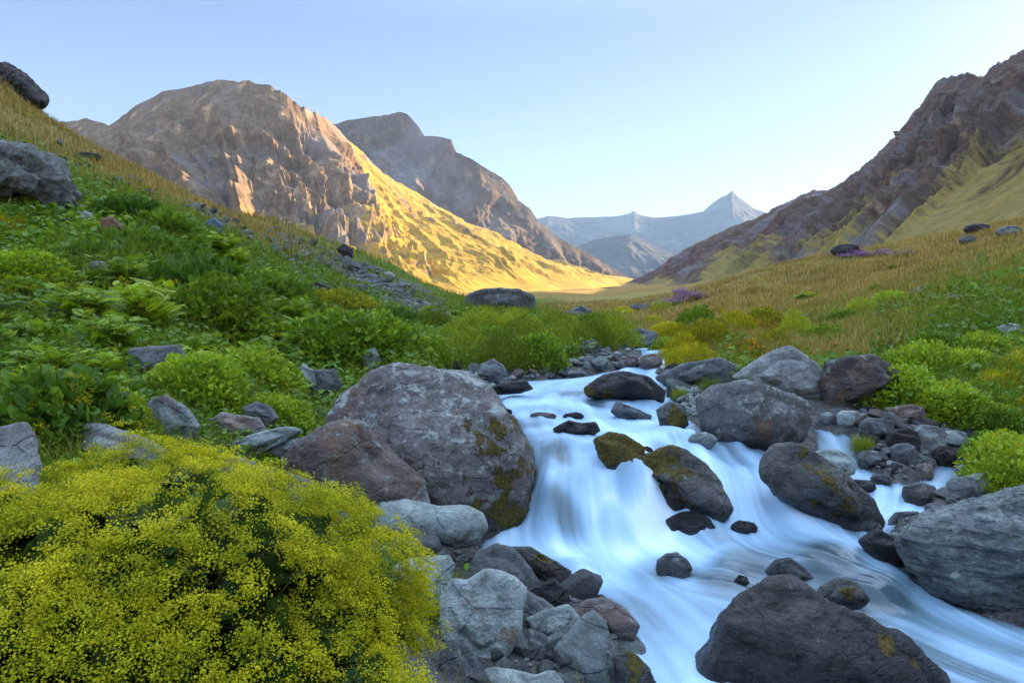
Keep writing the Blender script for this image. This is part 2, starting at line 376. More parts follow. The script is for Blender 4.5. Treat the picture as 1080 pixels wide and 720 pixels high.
# ------------------------------------------------------------------ mountains: rails from foot to crest to far side
def loft(rails, vs, nu, nv_per, seed, amp, sizes, spur=0.0, crest_rail=None, crest_jag=0.0, su=None, smooth_of=None, crag=0.75, strata=0.08):
    R = []
    for r in rails:
        R.append(np.array([ray(*p) if len(p) == 3 and not isinstance(p[0], str) else np.array(p[1:]) for p in r], float))
    R = np.array(R)                      # rails x cols x 3
    nr, nc = R.shape[:2]
    chord = np.concatenate([[0], np.cumsum(np.linalg.norm(np.diff(R[crest_rail], axis=0), axis=1)+1)])
    vis = chord/chord[-1]
    if su is not None:                   # spacing of columns: spend vertices where they show
        w = np.array(su, float); vis = np.concatenate([[0], np.cumsum(w)]); vis /= vis[-1]
    s = np.linspace(0, 1, nu)
    C = np.stack([[np.interp(s, vis, R[k, :, d]) for d in range(3)] for k in range(nr)]).transpose(0, 2, 1)
    ker = np.hanning(max(5, nu//90*2+1)); ker /= ker.sum(); pad = len(ker)//2
    for k in range(nr):
        if k == crest_rail: continue
        for d in range(3): C[k, :, d] = np.convolve(np.pad(C[k, :, d], pad, 'edge'), ker, 'valid')
    v = np.concatenate([np.linspace(k, k+1, nv_per[k], endpoint=False) for k in range(nr-1)]+[[nr-1]])
    k = np.minimum(v.astype(int), nr-2); f = v-k
    P = C[k]*(1-f)[:, None, None]+C[k+1]*f[:, None, None]      # nv x nu x 3
    nv = len(v)
    du = np.gradient(P, axis=1); dv = np.gradient(P, axis=0)
    N = np.cross(du, dv); N /= np.linalg.norm(N, axis=2, keepdims=True)+1e-9
    if N[..., 2].mean() < 0: N = -N
    for _ in range(6):
        N[1:-1] = (N[:-2]+N[1:-1]+N[2:])/3
    N /= np.linalg.norm(N, axis=2, keepdims=True)+1e-9
    vc = v/crest_rail
    Q = P.reshape(-1, 3)
    Vr = np.broadcast_to(vc[:, None], (nv, nu)).ravel()
    D = np.zeros(len(Q))
    big, midd, small = sizes
    warp = np.stack([fbm(Q/big+9, 3, seed+50), fbm(Q/big+31, 3, seed+51), 0*D], 1)*big*0.8
    Sx = np.broadcast_to((s*chord[-1])[None, :], (nv, nu)).ravel()
    gul = ridged(np.stack([Sx/midd+warp[:, 0]/midd, Vr*1.3+warp[:, 1]/big, 0*D], 1), 4, seed+3)    # spurs and gullies down the fall line
    butt = ridged(np.stack([Sx/(big*0.9)+warp[:, 0]/big*0.6, Vr*0.8+warp[:, 1]/big*0.5, 0*D], 1), 2, seed+30, 0.4)
    gul2 = ridged(np.stack([Sx/(midd*0.45)+warp[:, 0]/midd*0.7, Vr*2.2+warp[:, 1]/big, 0*D+4], 1), 3, seed+33)
    sm = 1-smooth_of(Sx/chord[-1], Vr) if smooth_of else 1.0
    D += amp*1.15*(butt-0.65)+amp*spur*(gul-0.62)*2.0*(0.5+0.9*np.clip(1.2-Vr, 0, 1))*sm+amp*spur*0.55*(gul2-0.6)*sm
    D += amp*0.30*(ridged((Q+warp*0.5)/midd*np.array([1, 1, 0.7]), 4, seed+9, 0.5)-0.6)*sm
    cq = (Q+0.25*warp)*np.array([1, 1, 0.6])
    D -= amp*crag*((worley(cq/(midd*0.62), seed+60)-0.5)*0.9+(worley(cq/(midd*0.27), seed+63)-0.5)*0.42+(worley(cq/(midd*0.12), seed+66)-0.5)*0.18)*sm
    st = Q[:, 2]/(midd*0.33)+(Q[:, 0]*0.35+Q[:, 1]*0.1)/(midd*0.6)+1.6*fbm(Q/big, 3, seed+40)
    fr = st-np.floor(st)
    D += amp*strata*(sstep(0, 0.8, fr)-sstep(0.8, 1.0, fr)-0.4)*sm*(0.4+0.6*vnoise(Q/midd+5, seed+41))
    D += amp*0.10*fbm(Q/small, 4, seed+12, 0.55)*sm
    foot = sstep(0.0, 0.25, Vr); crest = 0.08+0.92*sstep(0.0, 0.27, np.abs(Vr-1))
    D *= foot*crest
    P = Q+N.reshape(-1, 3)*D[:, None]
    jag = np.exp(-((Vr-1)/0.05)**2)*crest_jag
    P[:, 2] += jag*(ridged(np.stack([Sx/small*0.6, 0*D, 0*D], 1), 4, seed+20)-0.6)*2
    return P, grid_faces(nv, nu), Vr, Sx/chord[-1], gul, nv, nu
def normals(P, nv, nu):
    A = P.reshape(nv, nu, 3); N = np.cross(np.gradient(A, axis=1), np.gradient(A, axis=0)).reshape(-1, 3)
    N /= np.linalg.norm(N, axis=1, keepdims=True)+1e-9
    return N*np.sign(N[:, 2:3]+1e-9)

def near_massif():
    crest = [(-60,175,1250),(20,150,1200),(65,128,1150),(88,126,1135),(115,132,1120),(128,124,1112),(150,108,1100),(172,97,1090),(200,92,1080),(225,87,1065),(248,86,1055),(263,85,1050),(285,90,1045),(300,98,1040),(315,110,1045),(322,112,1050),(333,119,1060),
             (350,130,1150),(366,146,1230),(382,160,1320),(400,182,1420),(420,192,1520),(440,203,1640),(480,231,1900),(520,256,2150),(560,274,2450),(610,287,2750),(668,294,3100)]
    mid = [(-40,215,1040),(30,215,1020),(80,205,980),(100,205,960),(130,205,945),(145,200,935),(165,195,930),(185,190,925),(210,187,920),(230,185,912),(250,185,905),(265,185,900),(290,190,900),(312,195,905),(335,200,915),(345,200,935),(358,205,960),
           (385,210,1010),(405,218,1080),(425,225,1160),(450,235,1260),(475,245,1370),(500,252,1500),(540,265,1760),(575,277,2030),(605,287,2350),(640,292,2680),(669,296,3080)]
    low = [(-40,268,860),(30,262,860),(80,258,850),(100,255,840),(130,254,830),(145,252,825),(165,250,820),(185,250,815),(210,250,810),(230,250,800),(250,252,790),(268,255,780),(300,258,775),(330,262,770),(365,266,770),(385,264,790),(405,265,820),
           (435,268,880),(455,270,950),(480,273,1030),(505,276,1130),(525,279,1240),(545,281,1380),(580,285,1650),(605,290,1930),(628,294,2250),(650,296,2600),(670,297,3050)]
    base = [(-60,330,720),(30,330,720),(80,325,720),(100,325,715),(130,325,710),(145,324,700),(170,323,690),(190,322,680),(215,320,670),(240,318,660),(265,317,650),(290,316,645),(330,315,640),(370,314,640),(410,313,645),(440,312,660),(465,312,690),
            (500,311,740),(525,310,800),(550,309,880),(570,308,970),(585,307,1080),(600,306,1220),(622,305,1480),(638,303,1780),(650,302,2120),(662,300,2520),(672,299,3000)]
    back = [(p[0]-10, p[1]+45, p[2]+500) for p in crest]
    sq = lambda L, y0, k: [(p[0], p[1], p[2] if p[2] < y0 else y0+(p[2]-y0)*k) for p in L]
    crest = sq(crest, 1420, 0.46); mid = sq(mid, 1000, 0.55); low = sq(low, 900, 0.56); base = sq(base, 900, 0.56)
    back = [(p[0]-10, p[1]+45, p[2]+400) for p in crest]
    rails = [base, low, mid, crest, back]
    su = [1,1,1.2,1,1.2,1,1.3,1.3,1.5,1.4,1.3,1.3,1.4,1.4,1.3,1.2,1.3,1.8,1.8,1.8,1.8,1.8,1.8,2,2,1.6,1.6]
    P, Fc, Vr, S, gul, nv, nu = loft(rails, None, 1000, [90, 170, 230, 24], 101, 46, (210, 80, 24), 0.42, 3, 2.6, su, lambda S, V: 0.7*sstep(0.52, 0.62, S)*sstep(1.0, 0.8, V))
    N = normals(P, nv, nu); X, Y, Z = P.T
    flank = sstep(0.50, 0.62, S)
    lowv = sstep(0.72, 0.42, Vr+0.35*(gul-0.6)+0.15*fbm(P/120, 3, 5))
    veg = np.clip(0.05+0.75*flank*sstep(0.95, 0.55, Vr*(1.15-0.5*flank))+0.6*lowv+0.5*(N[:, 2]-0.62)-0.45*sstep(0.74, 0.86, gul)*sstep(0.35, 0.5, Vr), 0, 1)
    me = make_mesh('mountain', P, Fc, True, {'veg': veg})
    m = mountain_mat('massif_rock', [(0.31, 0.19, 0.105), (0.56, 0.355, 0.20)], [(0.20, 0.13, 0.02), (0.44, 0.255, 0.03), (0.60, 0.35, 0.042)], (0.23, 0.21, 0.215), 0.42, 1.3)
    add_obj('mountain', me, m)['kind'] = 'structure'
def rear_massif():
    crest = [(250,150,2000),(345,130,2000),(366,128,2000),(385,126,2000),(402,122,2000),(420,119,2000),(430,121,2010),(440,132,2020),(448,143,2040),(462,145,2050),(476,147,2060),(482,161,2100),(498,168,2150),(515,178,2200),(530,187,2270),(538,194,2300),(546,210,2350),(560,222,2430),(572,236,2500),(586,248,2600),(600,258,2700),(620,268,2850),(640,280,3000),(664,293,3250)]
    mid = [(260,205,1750),(345,195,1740),(375,190,1740),(400,188,1745),(418,186,1750),(438,188,1760),(450,190,1775),(460,196,1790),(468,200,1805),(482,203,1820),(495,206,1835),(503,213,1880),(517,219,1920),(532,225,1970),(545,231,2030),(553,236,2080),(561,244,2140),(574,251,2230),(585,259,2320),(598,266,2420),(611,273,2540),(629,280,2740),(646,287,2930),(666,295,3220)]
    base = [(270,280,1480),(345,275,1450),(385,272,1480),(410,270,1500),(425,270,1520),(450,268,1550),(465,268,1570),(478,270,1590),(486,272,1610),(500,274,1640),(510,276,1660),(522,279,1720),(534,281,1760),(548,283,1810),(559,286,1880),(566,288,1930),(575,290,2010),(586,292,2110),(598,294,2220),(610,295,2330),(622,296,2460),(638,297,2700),(652,298,2900),(668,298,3200)]
    crest = [(p[0], p[1], 2050+(p[2]-2000)*0.24) for p in crest]
    mid = [(c[0]-38, p[1], c[2]-130) for p, c in zip(mid, crest)]; base = [(c[0]-80, 300, c[2]-290) for c in crest]
    back = [(p[0]+6, p[1]+30, p[2]+900) for p in crest]
    su = [1,1.5,1.5,1.5,1.5,1.2,1.2,1.2,1.2,1.2,1.2,1.3,1.4,1.4,1.2,1.2,1.3,1.3,1.2,1.2,1.2,1,1]
    P, Fc, Vr, S, gul, nv, nu = loft([base, mid, crest, back], None, 640, [110, 210, 20], 211, 55, (380, 170, 45), 0.25, 2, 6, su)
    N = normals(P, nv, nu)
    veg = np.clip(0.12+0.7*sstep(0.55, 0.2, Vr)+0.9*(N[:, 2]-0.6), 0, 0.8)
    me = make_mesh('mountain', P, Fc, True, {'veg': veg})
    m = mountain_mat('rear_massif_rock', [(0.19, 0.125, 0.08), (0.34, 0.23, 0.145)], [(0.19, 0.15, 0.04), (0.38, 0.26, 0.05), (0.50, 0.33, 0.07)], (0.22, 0.20, 0.20), 0.45, 0.7)
    add_obj('mountain', me, m)['kind'] = 'structure'
def right_mountain():
    W = 'w'
    crest = [(655,301,1900),(690,285,1700),(720,264,1450),(745,252,1320),(770,240,1200),(800,229,1080),(822,217,1000),(845,206,930),(857,201,900),(872,202,870),(896,186,830),(920,166,800),(938,150,780),(955,131,760),(966,116,748),(973,110,740),(985,88,728),(992,83,720),(1005,80,708),(1018,77,700),(1030,82,692),(1040,80,688),(1048,68,682),(1062,62,672),(1085,50,660),(1130,30,640),
             (W,565,560,318),(W,575,420,335),(W,585,260,345),(W,600,60,350),(W,600,-250,350),(W,600,-700,340)]
    mid = [(658,302,1800),(685,294,1450),(712,284,1180),(735,277,1050),(757,270,930),(785,263,810),(805,257,740),(827,250,670),(842,247,630),(858,245,600),(880,236,560),(902,226,530),(918,218,510),(934,208,495),(945,200,480),(952,196,475),(964,185,465),(971,181,460),(984,178,450),(997,174,445),(1010,174,440),(1020,172,437),(1030,165,433),(1045,160,428),(1070,150,420),(1110,138,410),
           (W,350,330,150),(W,360,220,160),(W,370,100,165),(W,380,-50,165),(W,390,-300,165),(W,400,-700,165)]
    base = [(661,303,1700),(675,303,1250),(697,302,920),(712,302,800),(730,301,680),(755,300,560),(775,299,500),(795,298,450),(808,298,420),(822,297,390),(842,296,355),(862,295,325),(878,294,300),(893,293,285),(903,292,270),(910,292,262),(922,291,250),(930,290,245),(942,290,238),(955,289,232),(967,288,226),(977,288,222),(987,287,217),(1000,286,212),(1025,285,204),(1060,284,195),
            (W,140,150,10),(W,150,80,9),(W,160,0,8),(W,165,-100,8),(W,170,-350,5),(W,180,-700,0)]
    bx = [p[0] for p in base if p[0] != W]; mx = [p[0] for p in mid if p[0] != W]
    nb = []; nm = []
    for k in range(len(base)):
        if base[k][0] == W: nb.append(base[k]); nm.append(mid[k]); continue
        q = 660+(bx[k]-660)*0.60; nb.append((q, np.interp(q, bx, [p[1] for p in base if p[0] != W]), np.interp(q, bx, [p[2] for p in base if p[0] != W])))
        q = 660+(mx[k]-660)*0.84; nm.append((q, np.interp(q, mx, [p[1] for p in mid if p[0] != W])+4, np.interp(q, mx, [p[2] for p in mid if p[0] != W])))
    base, mid = nb, nm
    back = []
    for p in crest:
        q = ray(*p) if p[0] != 'w' else np.array(p[1:], float)
        back.append((W, q[0]+420, q[1]+120, q[2]-170))
    su = [0.8,1,1,1,1.2,1.2,1.2,1,1,1.3,1.3,1.3,1.3,1.2,1,1.2,1,1.2,1.2,1.2,1,1,1.2,1.5,2,1.5,1,1,1,1,1]
    P, Fc, Vr, S, gul, nv, nu = loft([base, mid, crest, back], None, 860, [150, 260, 24], 307, 20, (110, 50, 13), 0.22, 2, 2.2, su, lambda S, V: 0.72*sstep(0.62, 0.32, V), 0.62, 0.03)
    N = normals(P, nv, nu)
    a = np.interp(S, [0, 0.3, 0.6, 1], [0.55, 0.46, 0.34, 0.30])
    stripes = fbm(np.stack([S*26+1.2*Vr, Vr*1.5, 0*S], 1), 4, 77)
    veg = np.clip(a+1.1*stripes*sstep(0.85, 0.5, Vr)+0.3*sstep(0.35, 0.1, Vr)-0.85*sstep(0.50, 0.78, Vr+0.12*stripes), 0, 1)
    me = make_mesh('mountain', P, Fc, True, {'veg': veg})
    m = mountain_mat('dark_slope_rock', [(0.16, 0.09, 0.052), (0.29, 0.18, 0.11)], [(0.15, 0.115, 0.03), (0.27, 0.19, 0.045), (0.36, 0.245, 0.06)], (0.20, 0.18, 0.175), 0.50, 2.2)
    add_obj('mountain', me, m)['kind'] = 'structure'
def far_ranges():
    rk = mountain_mat('far_rock', [(0.085, 0.075, 0.068), (0.14, 0.12, 0.105)], [(0.07, 0.07, 0.04), (0.11, 0.10, 0.05), (0.15, 0.125, 0.06)], (0.13, 0.125, 0.12), 0.5, 0.25)
    crest = [(480,262,4200),(560,268,4300),(590,263,4400),(612,258,4500),(628,252,4500),(640,250,4500),(652,248,4500),(665,247,4500),(678,252,4500),(690,259,4450),(705,267,4400),(722,276,4300),(800,285,4200)]
    base = [(p[0]-(p[0]-640)*0.1, 302, p[2]-700) for p in crest]; back = [(p[0], p[1]+20, p[2]+700) for p in crest]
    P, Fc, Vr, *_ = loft([base, crest, back], None, 260, [110, 12], 401, 60, (600, 260, 70), 0.3, 1, 2)
    add_obj('mountain', make_mesh('mountain', P, Fc, True, {'veg': np.clip(0.5-0.4*Vr, 0, 1)}), rk)['kind'] = 'structure'
    crest = [(380,240,7000),(520,236,7000),(560,233,7000),(578,228,7000),(600,230,7000),(622,229,7000),(650,228,7000),(664,225,7000),(669,222,7000),(674,226,7000),(690,229,7000),(710,228,7000),(728,226,7000),(742,223,7000),(750,215,7000),(760,208,7000),(766,206,7000),(772,201,7000),(778,207,7000),(786,213,7000),(794,219,7000),(805,223,7000),(830,233,7000),(900,245,7000),(1000,250,7000)]
    base = [(p[0], 300, 5600) for p in crest]; back = [(p[0], p[1]+15, 8300) for p in crest]
    P, Fc, Vr, *_ = loft([base, crest, back], None, 420, [130, 12], 431, 90, (900, 420, 110), 0.3, 1, 3, [1,1,1,1.5,1.5,1.5,1.2,.8,.8,1,1.3,1.3,1.3,1.3,1.3,1.2,1.2,1.2,1.3,1.3,1.3,1.3,1,1])
    add_obj('mountain', make_mesh('mountain', P, Fc, True, {'veg': np.clip(0.4-0.5*Vr, 0, 1)}), rk)['kind'] = 'structure'
near_massif(); rear_massif(); right_mountain(); far_ranges()

# ------------------------------------------------------------------ the air of the valley
HAZE, HAZE_COL = 5.5e-5, (0.40, 0.63, 0.95, 1)
def haze(density):
    me = make_mesh('haze', [(x, y, z) for x in (-5000, 5000) for y in (-1500, 9500) for z in (-60, 1600)],
                   np.array([[0, 1, 3, 2], [4, 6, 7, 5], [0, 4, 5, 1], [2, 3, 7, 6], [0, 2, 6, 4], [1, 5, 7, 3]]), False)
    t = NT('air'); v = t.n('ShaderNodeVolumePrincipled'); v.inputs['Color'].default_value = HAZE_COL
    v.inputs['Density'].default_value = density; v.inputs['Anisotropy'].default_value = 0.0
    t.l(v.outputs[0], t.out.inputs['Volume']); t.m.cycles.homogeneous_volume = True if hasattr(t.m, 'cycles') else None
    o = add_obj('haze', me, t.m); o['kind'] = 'stuff'; tag(o, 'thin bluish haze filling the valley in front of the far peaks', 'haze')
haze(HAZE)
# ------------------------------------------------------------------ the stream
FLOW = [[(690,360),(690,372),(692,384),(690,394),(670,400),(620,404),(580,412),(560,428),(575,450),(590,475),(600,500),(598,540),(600,575),(620,610),(680,650),(720,690),(760,740)],
        [(690,384),(700,398),(640,402),(600,420),(610,440),(640,460),(660,490),(665,520),(668,560),(700,585),(740,605),(820,612),(900,625),(980,655),(1060,690),(1200,740)],
        [(540,430),(555,460),(572,490),(560,520),(545,550),(530,576),(570,585),(620,600),(660,640),(690,690),(700,740)],
        [(700,425),(720,450),(760,470),(800,488),(812,510),(830,540),(860,570),(920,595),(980,635),(1060,680),(1200,730)],
        [(760,480),(770,510),(770,545),(780,580),(840,600),(900,620),(1000,670)],
        [(865,455),(880,478),(910,503),(930,525),(915,555),(930,578),(980,625)],
        [(1010,482),(995,508),(960,525),(930,545),(915,562)]]
DOMES = [(588,548,0.20,0.10),(665,512,0.16,0.08),(700,598,0.20,0.05),(738,560,0.22,0.05),(640,476,0.12,0.05),(612,432,0.22,0.04),(560,440,0.25,0.05),(610,407,0.4,0.05),(845,520,0.14,0.06),(780,590,0.2,0.05),(760,612,0.16,0.04),(650,560,0.13,0.05),(590,470,0.14,0.05),(880,590,0.2,0.05),(930,622,0.22,0.04),(700,470,0.12,0.05),(640,418,0.3,0.05)]
def build_water():
    g = Grid(-0.14, 0.95, 560, math.log(2.3), math.log(19), 760)
    sd = np.minimum(poly_sd(MAIN, g.X, g.Y), poly_sd(SIDE, g.X, g.Y)-0.03).reshape(g.U.shape)
    z = np.zeros(g.U.shape); m = sd < 0.4
    z[m] = water_fn(g.U[m], g.V[m])*g.Y[m]
    zt = land_z(g.X, g.Y); z[~m] = zt[~m]-0.3
    for px, py, r, h in DOMES:
        Y = hit(px, py); x = (px-540)/F*Y
        z += h*np.exp(-(((g.X-x)**2+(g.Y-Y)**2)/r**2)**1.3)
    for (ax, ay), (bx, by), hh in (((528, 438), (602, 441), 0.07), ((566, 478), (640, 474), 0.07), ((700, 462), (790, 474), 0.06), ((640, 430), (700, 428), 0.05), ((566, 600), (690, 612), 0.05), ((800, 600), (950, 632), 0.05), ((525, 412), (620, 410), 0.04)):
        A2 = px_poly([(ax, ay), (bx, by)]); e = A2[1]-A2[0]; L = np.hypot(*e); e /= L; nrm = np.array([-e[1], e[0]]); nrm *= np.sign(nrm[1])
        dx, dy = g.X-A2[0][0], g.Y-A2[0][1]; tt = (dx*e[0]+dy*e[1])/L; dd = dx*nrm[0]+dy*nrm[1]+0.10*np.sin(tt*7+ax)
        win = sstep(-0.1, 0.15, tt)*sstep(1.1, 0.85, tt)
        z += hh*win*(sstep(-0.05, 0.09, dd)*np.exp(-np.clip(dd, 0, 9)/0.45)-0.35*np.exp(-((dd+0.16)/0.1)**2))
    # direction of flow from the guide lines, in world metres
    A, T = [], []
    for line in FLOW:
        q = px_poly(line); d = np.diff(q, axis=0); L = np.linalg.norm(d, axis=1)
        for i in range(len(d)):
            for f in (0.15, 0.5, 0.85): A.append(q[i]+f*d[i]); T.append(d[i]/L[i])
    A, T = np.array(A), np.array(T)
    fx = np.zeros(g.U.shape); fy = np.zeros(g.U.shape); idx = np.nonzero(m.ravel())[0]
    Fx, Fy, x, y = fx.ravel(), fy.ravel(), g.X.ravel(), g.Y.ravel()
    for a in range(0, len(idx), 20000):
        k = idx[a:a+20000]
        d2 = ((x[k, None]-A[None, :, 0])**2+(y[k, None]-A[None, :, 1])**2)/(0.035*y[k, None])**2
        w = np.exp(-np.minimum(d2, 60)*0.5)+1e-6/(d2+1)
        Fx[k] = w@T[:, 0]; Fy[k] = w@T[:, 1]
    n = np.hypot(fx, fy)+1e-12; fx, fy = fx/n, fy/n
    gv, gu = np.gradient(z)
    zu = gu/np.gradient(g.X, axis=1); 
    # dz along the flow by stepping
    eps = 0.05
    def samp(Aa, X, Y): return g.look(Aa, X/Y, np.log(np.maximum(Y, 0.5)))
    drop = np.clip((z-samp(z, g.X+fx*eps, g.Y+fy*eps))/eps, 0, 3)
    # smooth streaks: noise averaged along the flow, up and down stream
    X, Y = g.X.copy(), g.Y.copy(); st = 0; fi = 0; fo = 0; wsum = 0; fs = 0
    def tex(X, Y):
        s = np.clip(Y/5, 0.7, 2.2)
        p = np.stack([X.ravel(), Y.ravel(), 0*X.ravel()], 1)
        return (0.5*vnoise(p/0.045, 1)+0.9*vnoise(p/0.10, 2)+1.0*vnoise(p/0.24, 3)).reshape(X.shape)
    for sgn, steps in ((-1, 26), (1, 14)):
        X, Y = g.X.copy(), g.Y.copy()
        for k in range(steps):
            w = 1-0.6*k/steps
            st = st+w*tex(X, Y); wsum += w
            sc = 0.028*np.clip(Y/4.5, 0.8, 2.5); fi = fi+w*vnoise(np.stack([(X/0.034).ravel(), (Y/0.034).ravel(), 0*X.ravel()], 1), 6).reshape(X.shape)
            if sgn < 0:
                wf = math.exp(-k/14); fo = fo+wf*samp(drop, X, Y); fs += wf
            vx, vy = samp(fx, X, Y), samp(fy, X, Y); h = 0.035*np.clip(g.Y/5, 0.7, 2.2)
            X = X+sgn*h*vx; Y = np.clip(Y+sgn*h*vy, 2.25, 19)
    st = st/wsum; st = st/(st[m].std()+1e-9); fo = fo/fs
    fi = fi/wsum; fi = fi/(fi[m].std()+1e-9)
    depth = z-zt
    veil = np.zeros(g.U.shape)
    for px, py, r, h in DOMES:
        Y = hit(px, py+8); x = (px-540)/F*Y; veil = np.maximum(veil, np.exp(-(((g.X-x)**2+((g.Y-Y)*1.1)**2)/(r*0.95)**2)**1.6)*min(1.7, h/0.06))
    pw = np.stack([g.X.ravel(), g.Y.ravel(), 0*g.X.ravel()], 1); patch = fbm(pw*0.9, 3, 55).reshape(g.U.shape)
    foam = np.clip(0.47+0.42*sstep(0.12, 0.85, fo)+0.10*st+0.03*fi*(0.4+sstep(0.05, 0.5, fo))+0.34*patch-0.34*veil, 0.05, 1)
    thin = sstep(0.0, 0.10, depth)
    z = z+0.0025*fi+0.008*st*np.clip(g.Y/5, 0.6, 2)+0.022*np.clip(drop, 0, 1)*st
    keep = (sd < 0.30) & (depth > -0.05)
    Fc = grid_faces(g.nv, g.nu); Fc = Fc[keep.ravel()[Fc].all(1)]
    used = np.unique(Fc); re = np.full(keep.size, -1); re[used] = np.arange(len(used))
    V = np.stack([g.X.ravel(), g.Y.ravel(), z.ravel()], 1)[used]
    me = make_mesh('stream_water', V, re[Fc], True, {'foam': foam.ravel()[used], 'thin': thin.ravel()[used], 'streak': st.ravel()[used]})
    t = NT('silky_water')
    f = t.attr('foam'); s = t.attr('streak'); th = t.attr('thin'); pos = t.n('ShaderNodeNewGeometry').outputs['Position']
    c = t.ramp(f, [(0.0, (0.05, 0.075, 0.085)), (0.25, (0.13, 0.20, 0.24)), (0.5, (0.27, 0.41, 0.53)), (0.78, (0.47, 0.64, 0.80)), (1.0, (0.74, 0.83, 0.92))])
    b = t.bump(s, 0.14, 0.02)
    rough = t.ramp(f, [(0.1, 0.22), (0.7, 0.6)])
    sh = t.principled(c, rough, 0.4, b)
    tr = t.n('ShaderNodeBsdfTransparent')
    mx = t.n('ShaderNodeMixShader')
    al = t.math('MULTIPLY', t.ramp(th, [(0.0, 0.0), (1.0, 1.0)]), t.ramp(f, [(0.0, 0.80), (0.3, 0.96), (0.5, 1.0)]))
    t.l(al, mx.inputs[0]); t.l(tr.outputs[0], mx.inputs[1]); t.l(sh, mx.inputs[2])
    o = add_obj('stream_water', me, t.done(mx.outputs[0])); o['kind'] = 'structure'
build_water()
# ------------------------------------------------------------------ rocks
def rock_mat(name, c1, c2, lichen=(0.45, 0.48, 0.42), la=0.3, moss=0.0, rust=0.0, wet=0.0, layers=0.0, scale=1.0):
    t = NT(name); g = t.n('ShaderNodeNewGeometry'); tc = t.n('ShaderNodeTexCoord').outputs['Object']
    oi = t.n('ShaderNodeObjectInfo').outputs['Random']
    off = t.n('ShaderNodeVectorMath', operation='ADD'); cmb = t.n('ShaderNodeCombineXYZ')
    for i, k in enumerate((37.0, 71.0, 13.0)): t.l(t.math('MULTIPLY', oi, k), cmb.inputs[i])
    t.l(tc, off.inputs[0]); t.l(cmb.outputs[0], off.inputs[1]); v = off.outputs[0]
    nL = t.noise(v, 1.6*scale, 5, 0.6, 0.4); nM = t.noise(v, 7*scale, 7, 0.68, 0.3); nF = t.noise(v, 42*scale, 5, 0.7); nG = t.noise(v, 150*scale, 2, 0.6)
    base = t.mix(t.ramp(nL, [(0.36, 0.0), (0.62, 1.0)]), c1, c2)
    tone = t.math('MULTIPLY_ADD', oi, 0.55, 0.58)
    base = t.mix(1.0, base, tone, 'MULTIPLY')
    base = t.mix(t.ramp(nM, [(0.33, 0.62), (0.52, 0.0)]), base, [x*0.34 for x in c1])
    base = t.mix(t.math('MULTIPLY', t.ramp(nM, [(0.55, 0.0), (0.74, 1.0)]), 0.7), base, [min(1, x*1.55) for x in c2])
    base = t.mix(t.math('MULTIPLY', t.ramp(nG, [(0.35, 1.0), (0.5, 0.0)]), 0.4), base, [x*0.25 for x in c1])
    h = t.math('ADD', t.math('MULTIPLY', nM, 0.8), t.math('ADD', t.math('MULTIPLY', nF, 0.42), t.math('MULTIPLY', nG, 0.08)))
    if layers:
        mv = t.mapping(v, (3.0, 3.0, 16.0), (0.5, 0.35, 0)); nl = t.noise(mv, 1.5*scale, 5, 0.65, 0.8)
        base = t.mix(t.math('MULTIPLY', t.ramp(nl, [(0.4, 1.0), (0.5, 0.0)]), 0.7*layers), base, [x*0.3 for x in c1])
        h = t.math('ADD', h, t.math('MULTIPLY', nl, 1.3*layers))
    crack = t.voro(t.mapping(v, (1, 1, 1.7)), 2.6*scale, 'DISTANCE_TO_EDGE')
    cr = t.ramp(t.math('ADD', crack, t.math('MULTIPLY', t.math('SUBTRACT', nM, 0.5), 0.16)), [(0.0, 0.0), (0.022, 1.0)])
    h = t.math('ADD', h, t.math('MULTIPLY', cr, 0.25))
    if rust:
        r = t.noise(v, 2.7*scale, 5, 0.65, 0.5)
        base = t.mix(t.math('MULTIPLY', t.ramp(r, [(0.62-0.2*rust, 0.0), (0.70-0.14*rust, 1.0)]), 0.75), base, (0.17, 0.085, 0.045))
    nz = t.n('ShaderNodeSeparateXYZ'); t.l(g.outputs['Normal'], nz.inputs[0])
    if la:
        l1 = t.noise(v, 4.2*scale, 7, 0.75, 0.6); l2 = t.noise(v, 17*scale, 5, 0.7, 0.4)
        lf = t.math('ADD', t.math('MULTIPLY', l1, 0.55), t.math('MULTIPLY', l2, 0.45)); lf = t.math('ADD', lf, t.math('MULTIPLY', nz.outputs[2], 0.05))
        lm = t.ramp(lf, [(0.66-0.22*la, 0.0), (0.70-0.19*la, 1.0)])
        base = t.mix(t.math('MULTIPLY', lm, 0.85), base, t.mix(nF, lichen, [x*0.55 for x in lichen]))
        h = t.math('ADD', h, t.math('MULTIPLY', lm, 0.12))
    rough = 0.88
    if wet:
        wn = t.math('ADD', t.attr('wet'), t.math('MULTIPLY', t.math('SUBTRACT', nM, 0.5), 1.1))
        wf = t.math('MULTIPLY', t.ramp(wn, [(0.45, 0.0), (0.6, 1.0)]), wet)
        base = t.mix(wf, base, t.mix(1.0, base, (0.30, 0.31, 0.33), 'MULTIPLY'))
        rough = t.math('SUBTRACT', 0.88, t.math('MULTIPLY', wf, 0.62))
    if moss:
        mn = t.math('ADD', t.attr('moss'), t.math('ADD', t.math('MULTIPLY', t.math('SUBTRACT', nL, 0.5), 1.3), t.math('MULTIPLY', t.math('SUBTRACT', nM, 0.5), 2.6)))
        mf = t.ramp(mn, [(0.62-0.2*moss, 0.0), (0.72-0.2*moss, 1.0)])
        mc = t.ramp(nF, [(0.3, (0.045, 0.032, 0.008)), (0.5, (0.15, 0.10, 0.010)), (0.7, (0.30, 0.215, 0.018))])
        base = t.mix(mf, base, mc); h = t.math('ADD', h, t.math('MULTIPLY', mf, t.math('MULTIPLY', nF, 0.9)))
        rough = t.math('MAXIMUM', rough, t.math('MULTIPLY', mf, 0.9)) if hasattr(rough, 'is_output') else rough
